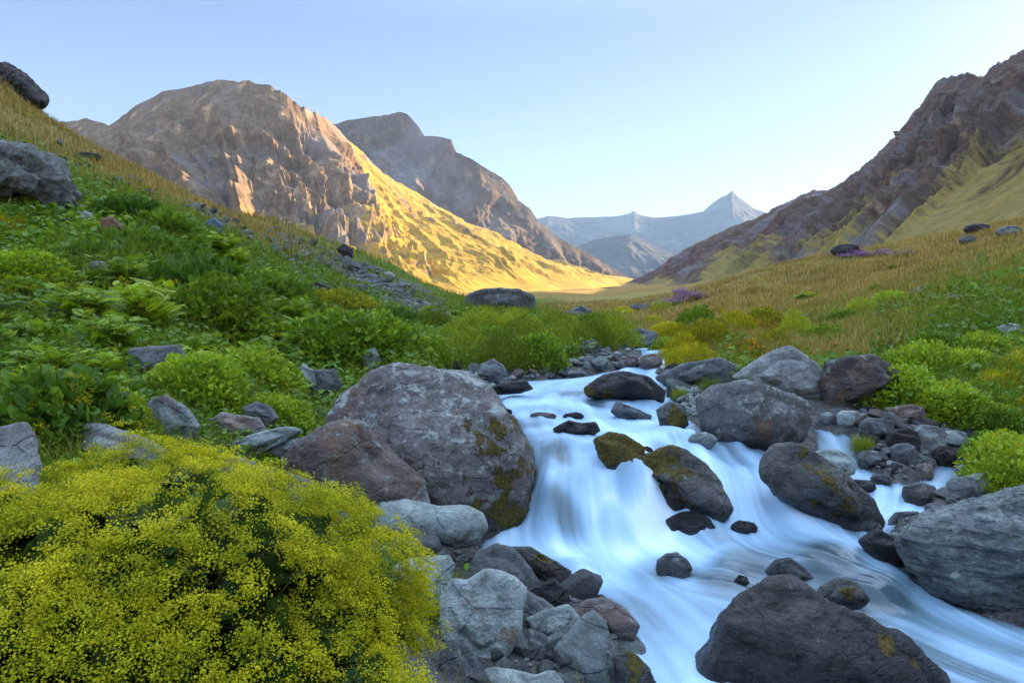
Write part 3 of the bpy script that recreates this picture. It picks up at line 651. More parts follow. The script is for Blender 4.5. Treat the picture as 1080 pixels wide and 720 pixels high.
    b = t.bump(h, 1.0, 0.06/scale)
    return t.done(t.principled(base, rough, 0.45, b))
RM = {
 'lichen':  rock_mat('lichen_rock', (0.20, 0.165, 0.15), (0.31, 0.27, 0.245), lichen=(0.58, 0.59, 0.54), la=0.60, moss=0.75, rust=0.22, wet=0.9),
 'brown':   rock_mat('brown_rock', (0.20, 0.145, 0.12), (0.32, 0.245, 0.21), lichen=(0.40, 0.46, 0.41), la=0.45, rust=0.55, wet=0.6),
 'block':   rock_mat('dark_brown_rock', (0.095, 0.070, 0.056), (0.18, 0.142, 0.118), lichen=(0.36, 0.38, 0.34), la=0.35, rust=0.3, wet=0.6),
 'speck':   rock_mat('speckled_rock', (0.095, 0.088, 0.082), (0.18, 0.17, 0.158), lichen=(0.42, 0.44, 0.40), la=0.52, rust=0.15, wet=0.8),
 'teal':    rock_mat('teal_rock', (0.26, 0.29, 0.262), (0.43, 0.465, 0.425), lichen=(0.55, 0.55, 0.49), la=0.28, rust=0.14, wet=0.7),
 'slate':   rock_mat('slate_rock', (0.125, 0.125, 0.123), (0.225, 0.222, 0.215), lichen=(0.38, 0.41, 0.37), la=0.34, wet=0.9),
 'dark':    rock_mat('dark_rock', (0.048, 0.038, 0.035), (0.10, 0.080, 0.073), lichen=(0.30, 0.30, 0.28), la=0.2, moss=0.5, wet=1.0, layers=0.7),
 'mossy':   rock_mat('mossy_rock', (0.10, 0.09, 0.08), (0.20, 0.185, 0.165), la=0.22, moss=1.0, wet=1.0, layers=0.3),
 'layer':   rock_mat('layered_rock', (0.17, 0.185, 0.168), (0.29, 0.31, 0.285), lichen=(0.45, 0.48, 0.43), la=0.38, rust=0.2, wet=0.7, layers=1.0),
 'far':     rock_mat('hill_rock', (0.115, 0.112, 0.10), (0.22, 0.215, 0.195), lichen=(0.36, 0.38, 0.30), la=0.40, scale=0.5),
 'rust':    rock_mat('rusty_rock', (0.20, 0.09, 0.045), (0.30, 0.155, 0.085), la=0.15, scale=0.7),
 'blue':    rock_mat('bluish_rock', (0.09, 0.14, 0.27), (0.15, 0.22, 0.38), la=0.12, scale=0.7),
 'pale':    rock_mat('pale_rock', (0.24, 0.235, 0.222), (0.37, 0.365, 0.34), lichen=(0.16, 0.16, 0.14), la=0.34, rust=0.12, wet=0.5),
}
def sphere(sub):
    """unit icosphere"""
    p = (1+5**.5)/2
    V = np.array([(-1,p,0),(1,p,0),(-1,-p,0),(1,-p,0),(0,-1,p),(0,1,p),(0,-1,-p),(0,1,-p),(p,0,-1),(p,0,1),(-p,0,-1),(-p,0,1)], float)
    Fc = np.array([(0,11,5),(0,5,1),(0,1,7),(0,7,10),(0,10,11),(1,5,9),(5,11,4),(11,10,2),(10,7,6),(7,1,8),(3,9,4),(3,4,2),(3,2,6),(3,6,8),(3,8,9),(4,9,5),(2,4,11),(6,2,10),(8,6,7),(9,8,1)])
    V /= np.linalg.norm(V, axis=1, keepdims=True)
    for _ in range(sub):
        E = np.concatenate([Fc[:, [0, 1]], Fc[:, [1, 2]], Fc[:, [2, 0]]]); E = np.sort(E, 1)
        U, inv = np.unique(E, axis=0, return_inverse=True); inv = inv.ravel()
        M = V[U].mean(1); M /= np.linalg.norm(M, axis=1, keepdims=True)
        n = len(V); k = len(Fc); a, b, c = inv[:k]+n, inv[k:2*k]+n, inv[2*k:]+n
        V = np.concatenate([V, M])
        Fc = np.concatenate([np.stack([Fc[:, 0], a, c], 1), np.stack([Fc[:, 1], b, a], 1), np.stack([Fc[:, 2], c, b], 1), np.stack([a, b, c], 1)])
    return V, Fc
SPH = {k: sphere(k) for k in (3, 4, 5, 6)}
def facet(D, r, n, lo, hi, side=None, seed=0):
    """chip a unit ball with n random planes, keeping the corners a little worn"""
    rg = np.random.default_rng(seed); R = np.full(len(D), 1.0)
    N = rg.normal(size=(n, 3)); N /= np.linalg.norm(N, axis=1, keepdims=True)
    if side is not None:
        N[:, 1] = -np.abs(N[:, 1])*1.2-0.25; N /= np.linalg.norm(N, axis=1, keepdims=True)
    H = rg.uniform(lo, hi, n); k = 34.0
    S = np.exp(-k*R)
    for nn, hh in zip(N, H):
        c = D@nn; rr = np.where(c > 0.05, hh/np.maximum(c, 0.05), 9); S = S+np.exp(-k*np.minimum(rr, 9))
    return -np.log(S)/k
def rock_noise(P, size, seed, amp=1.0):
    p = P/size
    return size*amp*(0.06*fbm(p*1.7, 4, seed)+0.075*(ridged(p*3.2, 5, seed+4, 0.55)-0.6)+0.024*fbm(p*13, 4, seed+8, 0.6))
def vnorm(V, Fc):
    n = np.cross(V[Fc[:, 1]]-V[Fc[:, 0]], V[Fc[:, 2]]-V[Fc[:, 0]]); N = np.zeros_like(V)
    for i in range(3): np.add.at(N, Fc[:, i], n)
    return N/(np.linalg.norm(N, axis=1, keepdims=True)+1e-12)
def outline_radius(poly, cx, cy, phi):
    """distance from (cx, cy) to a closed outline in direction phi"""
    Q = np.array(poly, float); a = np.arctan2(Q[:, 1]-cy, Q[:, 0]-cx)
    dense = []
    for i in range(len(Q)):
        j = (i+1) % len(Q)
        for f in np.linspace(0, 1, 24, endpoint=False): dense.append(Q[i]*(1-f)+Q[j]*f)
    dense = np.array(dense); an = np.arctan2(dense[:, 1]-cy, dense[:, 0]-cx); rr = np.hypot(dense[:, 0]-cx, dense[:, 1]-cy)
    bins = 240; R = np.zeros(bins); k = ((an+math.pi)/(2*math.pi)*bins).astype(int) % bins
    np.maximum.at(R, k, rr)
    ok = R > 0; R = np.interp(np.arange(bins), np.nonzero(ok)[0], R[ok], period=bins)
    ker = np.array([1, 2, 3, 2, 1.]); ker /= ker.sum(); R = np.convolve(np.concatenate([R[-2:], R, R[:2]]), ker, 'valid')
    t = (phi+math.pi)/(2*math.pi)*bins-0.5
    return np.interp(t, np.arange(bins), R, period=bins)
SCREEN_ROCKS = []
def hero_rock(name, outline, mat, seed, label, cat='rock', depth=0.8, sub=5, Y=None, facets=9, moss=None, wet=0.0, group=None, sink=0.0, amp=0.62, lo=0.56, hi=0.95, base=None):
    """a boulder whose front follows an outline seen in the photograph; its own distance, real size and full depth"""
    q = np.array(outline, float); x0, y0 = q.min(0); x1, y1 = q.max(0)
    cx, cy = (x0+x1)/2, (y0+y1)/2
    by = y1 if base is None else base
    Yb = Y or hit((x0+x1)/2, min(by, 716)) or hit((x0+x1)/2, by+9) or 50.0
    w = (x1-x0)/F*Yb; h = (y1-y0)/F*Yb
    dep = depth*min(w, h*1.5)*0.5
    Yc = Yb+dep*0.75; k = Yc/F
    V, Fc = SPH[sub]; D = V.copy()
    r = facet(D, 1, facets+8, lo-0.08, hi-0.05, side=True, seed=seed); B = D*r[:, None]
    # keep the outline: renormalise the rim so that only front and top are chipped
    rho = np.hypot(D[:, 0], D[:, 2]); rim = sstep(0.88, 1.0, rho)
    B = B*(1-rim)[:, None]+D*rim[:, None]
    phi = np.arctan2(D[:, 2], D[:, 0]); R = outline_radius(np.stack([q[:, 0], -q[:, 1]], 1), cx, -cy, phi)*k
    rr = np.hypot(B[:, 0], B[:, 2])**0.86
    Lx, Lz, Ly = R*rr*np.cos(phi), R*rr*np.sin(phi), B[:, 1]*dep
    # local axes: across, up, and along the line of sight, then set in the world
    c = ray(cx, cy, Yc); f = np.array([0, 1, (HOR-cy)/F]); f = f/np.linalg.norm(f)
    rt = np.array([1., 0, 0]); up = np.cross(rt, f)
    P = c+Lx[:, None]*rt+Lz[:, None]*up+Ly[:, None]*f
    N = vnorm(P, Fc); size = min(w, h)
    P = P+N*rock_noise(P-c, size*1.15, seed, amp)[:, None]
    P[:, 2] -= sink
    org = np.array([c[0], c[1], P[:, 2].min()])
    N = vnorm(P, Fc)
    ground = land_z(P[:, 0], P[:, 1]); near_w = stream_sd(P[:, 0], P[:, 1])
    lev = P[:, 2].copy()
    wl = np.where(near_w < 0.5, water_fn(P[:, 0]/P[:, 1], np.log(P[:, 1]))*P[:, 1], -9)
    wets = np.clip(1.0-(lev-wl)/max(0.12, 0.35*h), 0, 1)+wet
    ms = np.zeros(len(P))
    if moss:                                  # patches: (px, py, radius px, strength)
        sx = 540+F*P[:, 0]/P[:, 1]; sy = HOR-F*P[:, 2]/P[:, 1]
        for a, b, rad, st in moss: ms = np.maximum(ms, st*np.exp(-((sx-a)**2+(sy-b)**2)/rad**2))
    me = make_mesh(name, P-org, Fc, True, {'wet': wets, 'moss': ms})
    o = add_obj(name, me, RM[mat], loc=org)
    return tag(o, label, cat, group)

H = hero_rock
H('boulder', [(346,440),(362,410),(385,392),(410,383),(437,382),(470,388),(500,397),(517,407),(526,420),(536,437),(549,457),(561,474),(567,497),(563,520),(550,545),(525,570),(480,580),(420,560),(360,500)], 'lichen', 11,
  'huge grey lichen-spotted boulder on the left bank with moss down its stream side', 'boulder', 1.0, 6, Y=4.85, facets=12, lo=0.7, hi=0.97, moss=[(540,505,40,0.62),(522,455,26,0.50),(548,548,46,0.70),(430,490,20,0.35),(543,445,24,0.5),(528,480,30,0.5)], amp=0.8)
H('boulder', [(295,485),(310,468),(345,447),(365,443),(382,445),(402,465),(427,487),(450,508),(453,530),(432,550),(385,560),(345,560),(310,540),(296,512)], 'brown', 12,
  'brown and grey boulder with rusty stains leaning against the huge lichen-spotted boulder', 'boulder', 0.9, 6, Y=4.4, facets=10, lo=0.68)
H('boulder', [(383,545),(397,527),(427,526),(460,533),(493,534),(510,541),(515,556),(503,573),(483,578),(463,571),(448,561),(403,563),(386,560)], 'teal', 13,
  'long smooth pale slab resting across the stones below the huge boulder', 'boulder', 0.9, 5, Y=4.35, facets=4, lo=0.85, hi=0.99, amp=0.5)
H('rock', [(411,572),(420,560),(443,555),(460,560),(466,578),(455,592),(436,597),(418,590)], 'slate', 14, 'round blue-grey stone wedged under the long smooth slab', 'stone', 1.0, 4, Y=4.2, facets=5, amp=0.6)
H('rock', [(415,598),(430,590),(473,587),(478,598),(470,628),(455,650),(430,650),(412,625)], 'teal', 15, 'flat blue-green block behind the edge of the big yellow bush', 'stone', 0.8, 5, Y=3.62)
H('boulder', [(462,632),(475,613),(490,615),(513,602),(541,611),(554,624),(550,648),(548,668),(530,694),(507,702),(490,693),(465,672)], 'teal', 16,
  'large angular pale teal rock with a broken white face, lower left of the stream', 'boulder', 0.8, 6, Y=3.32, facets=16, lo=0.55, hi=0.88)
H('rock', [(546,668),(549,640),(553,622),(573,633),(590,643),(580,655),(560,662)], 'slate', 17, 'small grey rock filling the gap right of the angular teal rock', 'stone', 0.8, 4, Y=3.6)
H('boulder', [(493,618),(495,601),(503,583),(523,574),(541,579),(560,599),(569,614),(568,636),(550,645),(520,640)], 'slate', 18,
  'dark weathered arched rock at the foot of the waterfall', 'boulder', 0.8, 5, Y=3.85, facets=9)
H('rock', [(538,577),(560,577),(580,588),(603,601),(602,613),(585,617),(565,603),(545,592)], 'mossy', 19, 'thin brown-green slab jutting out over the pool beside the arched rock', 'rock', 0.9, 5, Y=4.25, moss=[(575,590,25,0.5)])
H('rock', [(562,620),(585,612),(601,622),(602,640),(585,650),(565,645)], 'dark', 20, 'dark wet stone under the jutting brown-green slab', 'stone', 0.9, 4, Y=3.8, wet=0.8)
H('rock', [(553,653),(573,645),(600,639),(612,652),(600,672),(585,684),(566,672)], 'teal', 21, 'teal angular stone right of the large angular teal rock', 'stone', 0.8, 5, Y=3.5, facets=12, lo=0.55)
H('boulder', [(602,645),(620,633),(640,632),(660,642),(674,659),(667,673),(650,676),(637,662),(615,655)], 'brown', 22, 'smooth brown rock half in the water at the edge of the lower pool', 'rock', 0.8, 5, Y=3.62, wet=0.45, facets=6, amp=0.6)
H('boulder', [(585,684),(600,668),(614,655),(627,647),(640,659),(650,687),(660,722),(650,750),(600,750),(588,710)], 'teal', 23,
  'tall pale blue-green block at the bottom edge, right of the stone heap', 'boulder', 0.8, 5, Y=3.25, facets=14, lo=0.55, hi=0.9)
H('rock', [(540,684),(557,666),(574,670),(587,681),(584,703),(562,711),(544,702)], 'slate', 24, 'rounded blue-grey stone left of the tall pale block', 'stone', 1.0, 5, Y=3.35, facets=6)
H('boulder', [(464,690),(470,676),(488,676),(504,697),(515,722),(500,745),(468,740)], 'slate', 25, 'grey tilted stone touching the yellow bush at the bottom edge', 'stone', 0.8, 5, Y=3.1, facets=10)
H('rock', [(648,694),(660,688),(672,691),(687,706),(694,725),(680,745),(652,735)], 'mossy', 26, 'orange mossy stone at the bottom edge beside the lower pool', 'stone', 0.9, 4, Y=3.2, moss=[(668,696,18,0.8)], wet=0.3)
H('rock', [(500,712),(520,704),(545,708),(566,712),(585,708),(600,725),(580,750),(510,750)], 'teal', 27, 'low teal stones-edge block at the bottom, left of the tall pale block', 'stone', 0.8, 4, Y=3.1)
H('boulder', [(736,700),(745,688),(760,677),(764,660),(787,637),(803,622),(817,616),(832,617),(848,621),(880,643),(910,653),(930,665),(948,677),(967,693),(986,712),(985,760),(900,790),(760,790),(735,740)], 'dark', 28,
  'big dark wet boulder with slanting grain at the bottom edge in the stream', 'boulder', 0.9, 6, Y=3.1, facets=9, lo=0.7, moss=[(935,680,16,0.85),(965,700,12,0.5)], wet=0.35, amp=0.7)
H('rock', [(859,632),(868,618),(887,609),(904,614),(916,632),(905,641),(887,644),(867,640)], 'mossy', 29, 'small dark mossy rock just behind the big dark boulder in the stream', 'rock', 0.9, 5, Y=4.05, moss=[(895,625,12,0.4)], wet=0.4)
H('rock', [(806,603),(820,590),(834,588),(848,598),(860,611),(845,618),(820,616)], 'slate', 30, 'submerged flat rock with white water sliding over it, mid-stream', 'rock', 0.9, 4, Y=4.5, wet=0.6)
H('rock', [(774,612),(780,606),(788,608),(790,615),(780,618)], 'dark', 31, 'tiny dark stone tip poking out of white water', 'stone', 1.0, 3, Y=4.4, wet=0.9)
H('boulder', [(806,495),(812,478),(822,468),(840,466),(863,477),(880,493),(900,511),(918,530),(926,550),(914,566),(888,560),(853,540),(822,522)], 'mossy', 32,
  'dark slanting boulder with a yellow moss stripe at the right edge of the cascade', 'boulder', 0.9, 6, Y=5.08, facets=8, moss=[(856,488,19,0.52),(868,502,19,0.55),(880,518,19,0.58),(892,532,19,0.55),(846,478,15,0.45)], wet=0.25, amp=0.7)
H('rock', [(626,463),(643,456),(660,459),(681,471),(678,494),(660,502),(645,500),(633,484)], 'mossy', 33, 'moss-covered rock at the lip of the waterfall, left of the larger mossy one', 'rock', 0.9, 5, Y=5.32, moss=[(655,470,26,0.9)], wet=0.3)
H('boulder', [(655,493),(680,479),(707,469),(724,473),(743,489),(756,507),(769,537),(757,551),(735,549),(712,535),(690,508)], 'mossy', 34,
  'large rock in mid-stream, moss on its left shoulder and grey on its right', 'boulder', 0.9, 6, Y=5.12, facets=9, moss=[(690,486,34,0.8),(668,494,22,0.8),(712,500,26,0.55),(715,525,16,0.5)], wet=0.2)
H('rock', [(701,548),(718,541),(733,540),(750,547),(756,560),(748,574),(725,577),(708,566)], 'dark', 35, 'dark wet rock below the half-mossy mid-stream rock', 'rock', 0.9, 4, Y=5.0, wet=0.8)
H('rock', [(642,492),(662,477),(688,484),(704,508),(690,528),(662,518)], 'mossy', 136, 'dark orange-green mossy rock joining the two mossy rocks at the lip of the waterfall', 'rock', 0.9, 5, Y=5.24, wet=0.5, moss=[(670,495,30,0.75)])
H('rock', [(690,515),(708,505),(722,515),(725,535),(712,550),(697,540)], 'mossy', 36, 'brown mossy stone under the left shoulder of the half-mossy rock', 'stone', 0.9, 4, Y=5.2, wet=0.5, moss=[(705,515,14,0.6)])
H('rock', [(582,452),(600,443),(614,446),(628,445),(634,454),(620,462),(603,466),(588,461)], 'dark', 37, 'low dark rock splitting the upper stream above the waterfall', 'rock', 0.9, 5, Y=6.4, wet=0.6)
H('rock', [(644,434),(650,423),(673,431),(688,438),(684,446),(660,446)], 'slate', 38, 'square-edged slate rock in the upper stream below the big flat rock', 'rock', 0.9, 4, Y=7.3, facets=14, lo=0.55, wet=0.3)
H('rock', [(692,432),(706,423),(722,427),(726,448),(713,457),(697,454)], 'mossy', 39, 'dark brown mossy rock beside the small side fall at mid-stream', 'rock', 0.9, 5, Y=6.7, moss=[(715,440,14,0.5)], wet=0.5)
H('boulder', [(615,409),(637,395),(657,391),(683,396),(702,413),(700,424),(670,424),(637,421),(618,418)], 'dark', 40, 'broad low dark rock in the upper stream with orange stains at its left tip', 'boulder', 1.1, 6, Y=8.2, facets=5, lo=0.75, moss=[(622,413,9,0.8),(640,418,8,0.7)])
H('rock', [(518,409),(530,403),(556,401),(563,410),(550,415),(525,416)], 'dark', 41, 'flat wet dark stone at the left edge of the upper stream', 'stone', 1.0, 4, Y=8.4, wet=0.7)
H('boulder', [(736,420),(752,405),(787,402),(823,411),(850,422),(854,440),(844,462),(803,482),(760,474),(738,450)], 'speck', 42,
  'big dark grey boulder speckled with lichen on the right bank beside the cascade', 'boulder', 1.0, 6, Y=6.3, facets=11, lo=0.68)
H('boulder', [(690,398),(720,383),(760,377),(784,389),(770,404),(740,410),(705,410)], 'slate', 43, 'flat grey rock shelf under the yellow-green mounds on the right bank', 'boulder', 1.0, 5, Y=9.1)
H('boulder', [(772,398),(795,382),(817,371),(833,366),(848,372),(862,382),(872,403),(863,422),(845,425),(797,412)], 'pale', 44,
  'pale lichen-crusted outcrop behind the big speckled boulder', 'boulder', 1.0, 6, Y=8.05, facets=14, lo=0.6)
H('boulder', [(866,400),(872,381),(895,375),(920,373),(935,383),(948,395),(930,410),(914,430),(890,440),(870,438)], 'block', 45,
  'blocky dark brown rock with an overhanging top under the right bank shrubs', 'boulder', 1.0, 6, Y=7.8, facets=13, lo=0.58)
H('outcrop', [(953,568),(983,545),(997,531),(1030,524),(1080,515),(1140,510),(1190,560),(1180,650),(1120,668),(1080,660),(1053,645),(1027,638),(987,628),(970,611),(962,590)], 'layer', 46,
  'large layered teal-grey outcrop at the right edge beside the lower stream', 'outcrop', 0.8, 6, Y=3.92, facets=14, lo=0.62, amp=1.1)
H('rock', [(908,570),(927,557),(951,569),(960,590),(945,598),(920,588)], 'dark', 47, 'black wet rock at the left foot of the layered outcrop', 'rock', 0.9, 4, Y=4.62, wet=0.6)
H('rock', [(935,553),(947,540),(970,539),(975,549),(957,563),(940,562)], 'slate', 48, 'pale-topped stone perched above the black wet rock', 'stone', 0.9, 4, Y=5.3, wet=0.2)
H('rock', [(955,600),(975,588),(990,600),(988,622),(968,618)], 'dark', 49, 'dark shaded block under the nose of the layered outcrop', 'stone', 0.9, 4, Y=4.33, wet=0.5)
for k, (bx, lab, wt, m) in enumerate([
 ((690, 582, 730, 616), 'grey-green rock under thin flowing water left of the tiny dark stone tip', 0.5, 'slate'),
 ((592, 434, 617, 444), 'low wet rock in the upper stream above the splitting dark rock', 0.7, 'dark'),
 ((557, 434, 588, 444), 'tan flat rock just breaking the surface of the upper stream', 0.3, 'brown'),
 ((527, 430, 541, 440), 'dark wet nub at the right edge of the huge boulder', 0.8, 'dark'),
 ((672, 470, 690, 484), 'wet dark stone in the fall behind the large half-mossy rock', 0.8, 'dark'),
 ((725, 455, 757, 474), 'pale flat stone at the foot of the big speckled boulder in the stream', 0.4, 'teal'),
 ((672, 372, 700, 392), 'reddish ledge splitting the small upper fall', 0.4, 'brown'),
 ((905, 548, 930, 566), 'wet stone at the mouth of the right-hand side stream', 0.6, 'slate'),
 ((770, 548, 800, 566), 'dark wet stone peeping from the right-hand cascade', 0.9, 'dark'),
 ]):
    x0, y0, x1, y1 = bx; r = np.random.default_rng(300+k)
    out = [(x0+(x1-x0)*(0.5+0.5*math.cos(a)*r.uniform(0.88, 1.02)), y0+(y1-y0)*(0.5-0.5*math.sin(a)*r.uniform(0.85, 1.05))) for a in np.linspace(0.1, 6.2, 11)]
    H('rock', out, m, 330+k, lab, 'rock', 1.0, 4, facets=9, lo=0.6, wet=wt)
# right-hand stones between the side streams
for k, (bx, m, lab) in enumerate([
 ((937,426,978,449), 'brown', 'brown-pink rounded rock below the right bank shrubs, largest of the upper row'),
 ((1006,432,1043,460), 'slate', 'blue-grey rounded boulder at the foot of the yellow flowering shrub'),
 ((936,450,972,480), 'dark', 'dark brown block below the brown-pink rounded rock'),
 ((962,447,998,482), 'pale', 'pale wedge-shaped rock right of the dark brown block'),
 ((990,452,1022,476), 'teal', 'flat pale teal stone below the blue-grey rounded boulder'),
 ((905,474,930,498), 'slate', 'bluish square stone below the little grass tuft'),
 ((939,466,968,494), 'slate', 'rounded grey stone in the middle of the right-hand stone heap'),
 ((880,432,912,458), 'teal', 'teal slab at the top of the narrow side stream'),
 ((905,440,944,470), 'slate', 'long grey slab beside the little grass tuft'),
 ((1062,470,1100,504), 'teal', 'smooth teal rock at the right edge above the layered outcrop'),
 ((850,474,905,506), 'teal', 'broad pale teal rock behind the moss-striped boulder'),
 ((950,508,990,536), 'mossy', 'brown mossy stone standing in the right-hand side stream'),
 ((998,502,1042,530), 'slate', 'tilted grey stone right of the right-hand side stream'),
 ((1020,498,1050,528), 'teal', 'green-grey wedge stone between the side stream and the right bank'),
 ((985,470,1012,494), 'dark', 'dark stone left of the tiny right-hand waterfall'),
 ((1012,478,1040,500), 'dark', 'dark wet ledge of the tiny right-hand waterfall'),
 ((918,500,940,514), 'slate', 'low wet stone in the narrow side stream'),
 ((895,505,925,522), 'dark', 'flat dark stone right of the moss-striped boulder top'),
 ((965,488,985,508), 'brown', 'small brown stone near the right-hand side stream'),
 ((975,530,1000,545), 'slate', 'small grey stone at the back corner of the layered outcrop'),
 ]):
    x0, y0, x1, y1 = bx; r = np.random.default_rng(900+k)
    out = [(x0+(x1-x0)*(0.5+0.5*math.cos(a)*abs(math.cos(a))**-0.25*r.uniform(0.86, 1.02)), y0+(y1-y0)*(0.5-0.5*math.sin(a)*abs(math.sin(a)+1e-6)**-0.2*r.uniform(0.85, 1.05))) for a in np.linspace(0.1, 6.2, 11)]
    H('rock', out, m, 60+k, lab, 'rock', 0.95, 4, facets=9, lo=0.6, wet=0.1)
# left bank
H('boulder', [(-40,460),(0,447),(17,445),(28,463),(34,490),(35,525),(22,560),(-10,580),(-45,560)], 'pale', 81, 'upright grey slab at the left edge behind the yellow bush', 'boulder', 0.7, 5, Y=2.75)
H('boulder', [(67,468),(87,447),(103,447),(147,462),(178,478),(170,497),(120,505),(72,490)], 'pale', 82, 'pale lichen-covered boulder behind the top of the yellow bush', 'boulder', 0.9, 5, Y=3.7, facets=9)
H('boulder', [(156,424),(173,415),(193,428),(210,450),(203,466),(175,476),(160,455)], 'teal', 83, 'leaning pale teal rock between the leafy flowering shrub and the brown rocks', 'boulder', 0.8, 5, Y=4.45, facets=12)
H('boulder', [(137,368),(187,364),(197,380),(192,397),(172,408),(142,402)], 'slate', 84, 'dark bluish block showing among the green plants of the left slope', 'boulder', 0.8, 5, Y=6.2, facets=9)
H('rock', [(306,395),(320,384),(333,392),(341,417),(325,424),(310,418)], 'teal', 85, 'small pale blue-green stone left of the twin stone above the brown boulder', 'stone', 0.9, 4, Y=8.2)
H('rock', [(330,390),(353,389),(361,404),(352,420),(338,418)], 'slate', 86, 'blue-grey stone beside the upper left edge of the huge boulder', 'stone', 0.9, 4, Y=8.0)
H('boulder', [(215,449),(233,435),(273,440),(285,457),(272,470),(238,472)], 'brown', 87, 'brown rock with dead orange flowers on it, left bank', 'boulder', 0.9, 5, Y=5.0)
H('rock', [(256,430),(270,423),(284,428),(294,441),(285,449),(265,447)], 'slate', 88, 'purplish flat stone behind the brown rock on the left bank', 'stone', 0.9, 4, Y=5.5)
H('rock', [(278,474),(305,464),(333,458),(359,459),(355,470),(325,476),(297,484)], 'teal', 89, 'thin flat slab lying on top of the rusty-stained boulder', 'slab', 0.9, 5, Y=4.75)
H('rock', [(232,472),(262,460),(300,449),(318,453),(300,468),(270,480),(245,488)], 'teal', 90, 'long pale ledge stone left of the thin flat slab', 'slab', 0.9, 5, Y=4.7)
H('rock', [(225,490),(245,480),(268,488),(290,500),(292,520),(262,528),(232,515)], 'brown', 91, 'shaded brown rock behind the right shoulder of the yellow bush', 'rock', 0.8, 4, Y=4.1)
H('rock', [(300,500),(322,505),(345,530),(372,545),(366,560),(330,552),(305,530)], 'slate', 92, 'low dark stone at the foot of the rusty-stained boulder', 'stone', 0.8, 4, Y=4.1)
H('rock', [(376,575),(392,566),(408,580),(412,600),(394,605),(378,595)], 'slate', 93, 'grey stone at the upper right tip of the yellow bush', 'stone', 0.9, 4, Y=3.85)
H('rock', [(412,520),(430,504),(450,514),(455,532),(430,533)], 'pale', 94, 'small pale triangular stone resting against the huge boulder', 'stone', 0.8, 4, Y=4.55, facets=12)
# left hillside
H('outcrop', [(-30,150),(0,147),(33,154),(57,169),(72,189),(75,217),(63,229),(47,212),(20,205),(-30,212)], 'far', 95, 'grey-green crag jutting from the left hillside at the left edge', 'outcrop', 0.9, 5, Y=15.5, facets=24, lo=0.5, hi=0.85, amp=1.6)
H('outcrop', [(-30,62),(0,65),(17,76),(30,90),(43,107),(38,114),(20,103),(0,95),(-30,95)], 'dark', 96, 'black crag on the skyline of the left hillside', 'outcrop', 0.9, 5, Y=36, facets=18, lo=0.55, amp=1.4)
H('boulder', [(108,232),(118,228),(131,240),(134,258),(124,263),(110,250)], 'rust', 97, 'rust-red boulder among the green plants of the left hillside', 'boulder', 0.9, 4)
H('rock', [(132,243),(141,241),(144,250),(135,253)], 'teal', 98, 'small teal stone right of the rust-red boulder', 'stone', 0.9, 3)
H('rock', [(217,233),(226,230),(234,236),(235,247),(220,249)], 'blue', 99, 'strikingly blue stone by the scree of the left hillside', 'stone', 0.9, 4)
H('rock', [(355,262),(363,257),(372,262),(372,272),(360,273)], 'dark', 100, 'two-toned dark stone on the left skyline above the scree', 'stone', 0.9, 4)
H('rock', [(326,300),(335,297),(350,303),(351,314),(335,314)], 'dark', 101, 'dark shiny block at the lower edge of the scree among the plants', 'stone', 0.9, 4)
H('rock', [(296,294),(312,291),(322,300),(318,312),(300,310)], 'pale', 102, 'pale grey stone left of the dark shiny block on the slope', 'stone', 0.9, 4)
H('outcrop', [(490,322),(492,311),(500,307),(509,304),(528,303),(547,305),(563,312),(567,327),(555,334),(500,334)], 'far', 103, 'lone flat-topped rock in front of the sunlit valley', 'outcrop', 1.0, 5, Y=42, facets=12, lo=0.6)
H('outcrop', [(588,340),(595,330),(612,322),(624,327),(622,340),(605,345)], 'far', 104, 'dark grey rock right of the lone flat-topped one, behind the green shrubs', 'outcrop', 1.0, 4, Y=33)
H('boulder', [(648,355),(655,348),(675,346),(692,350),(698,361),(688,371),(665,370),(652,366)], 'slate', 105, 'grey rounded boulder at the head of the stream beside the small upper fall', 'boulder', 1.0, 5, Y=15.5)
H('rock', [(611,366),(618,359),(628,357),(634,366),(630,374),(616,375)], 'slate', 106, 'dark rounded boulder under the right end of the green shrub belt', 'boulder', 1.0, 4)
H('boulder', [(504,395),(508,384),(520,378),(532,385),(536,397),(524,402)], 'slate', 107, 'pointed dark blue-grey boulder standing at the left shore of the upper stream', 'boulder', 1.0, 5, Y=9.6)
H('rock', [(655,388),(662,374),(672,375),(678,386),(674,392)], 'brown', 108, 'tilted reddish stone right in front of the small upper fall', 'stone', 1.0, 4, Y=11.6)
H('rock', [(406,354),(412,346),(419,353),(421,374),(410,378)], 'slate', 109, 'upright grey stone at the left end of the green shrub belt', 'stone', 1.0, 4)
H('rock', [(382,372),(396,366),(402,380),(404,395),(385,398)], 'teal', 110, 'pale blue stone among shrubs above the huge boulder', 'stone', 1.0, 4)
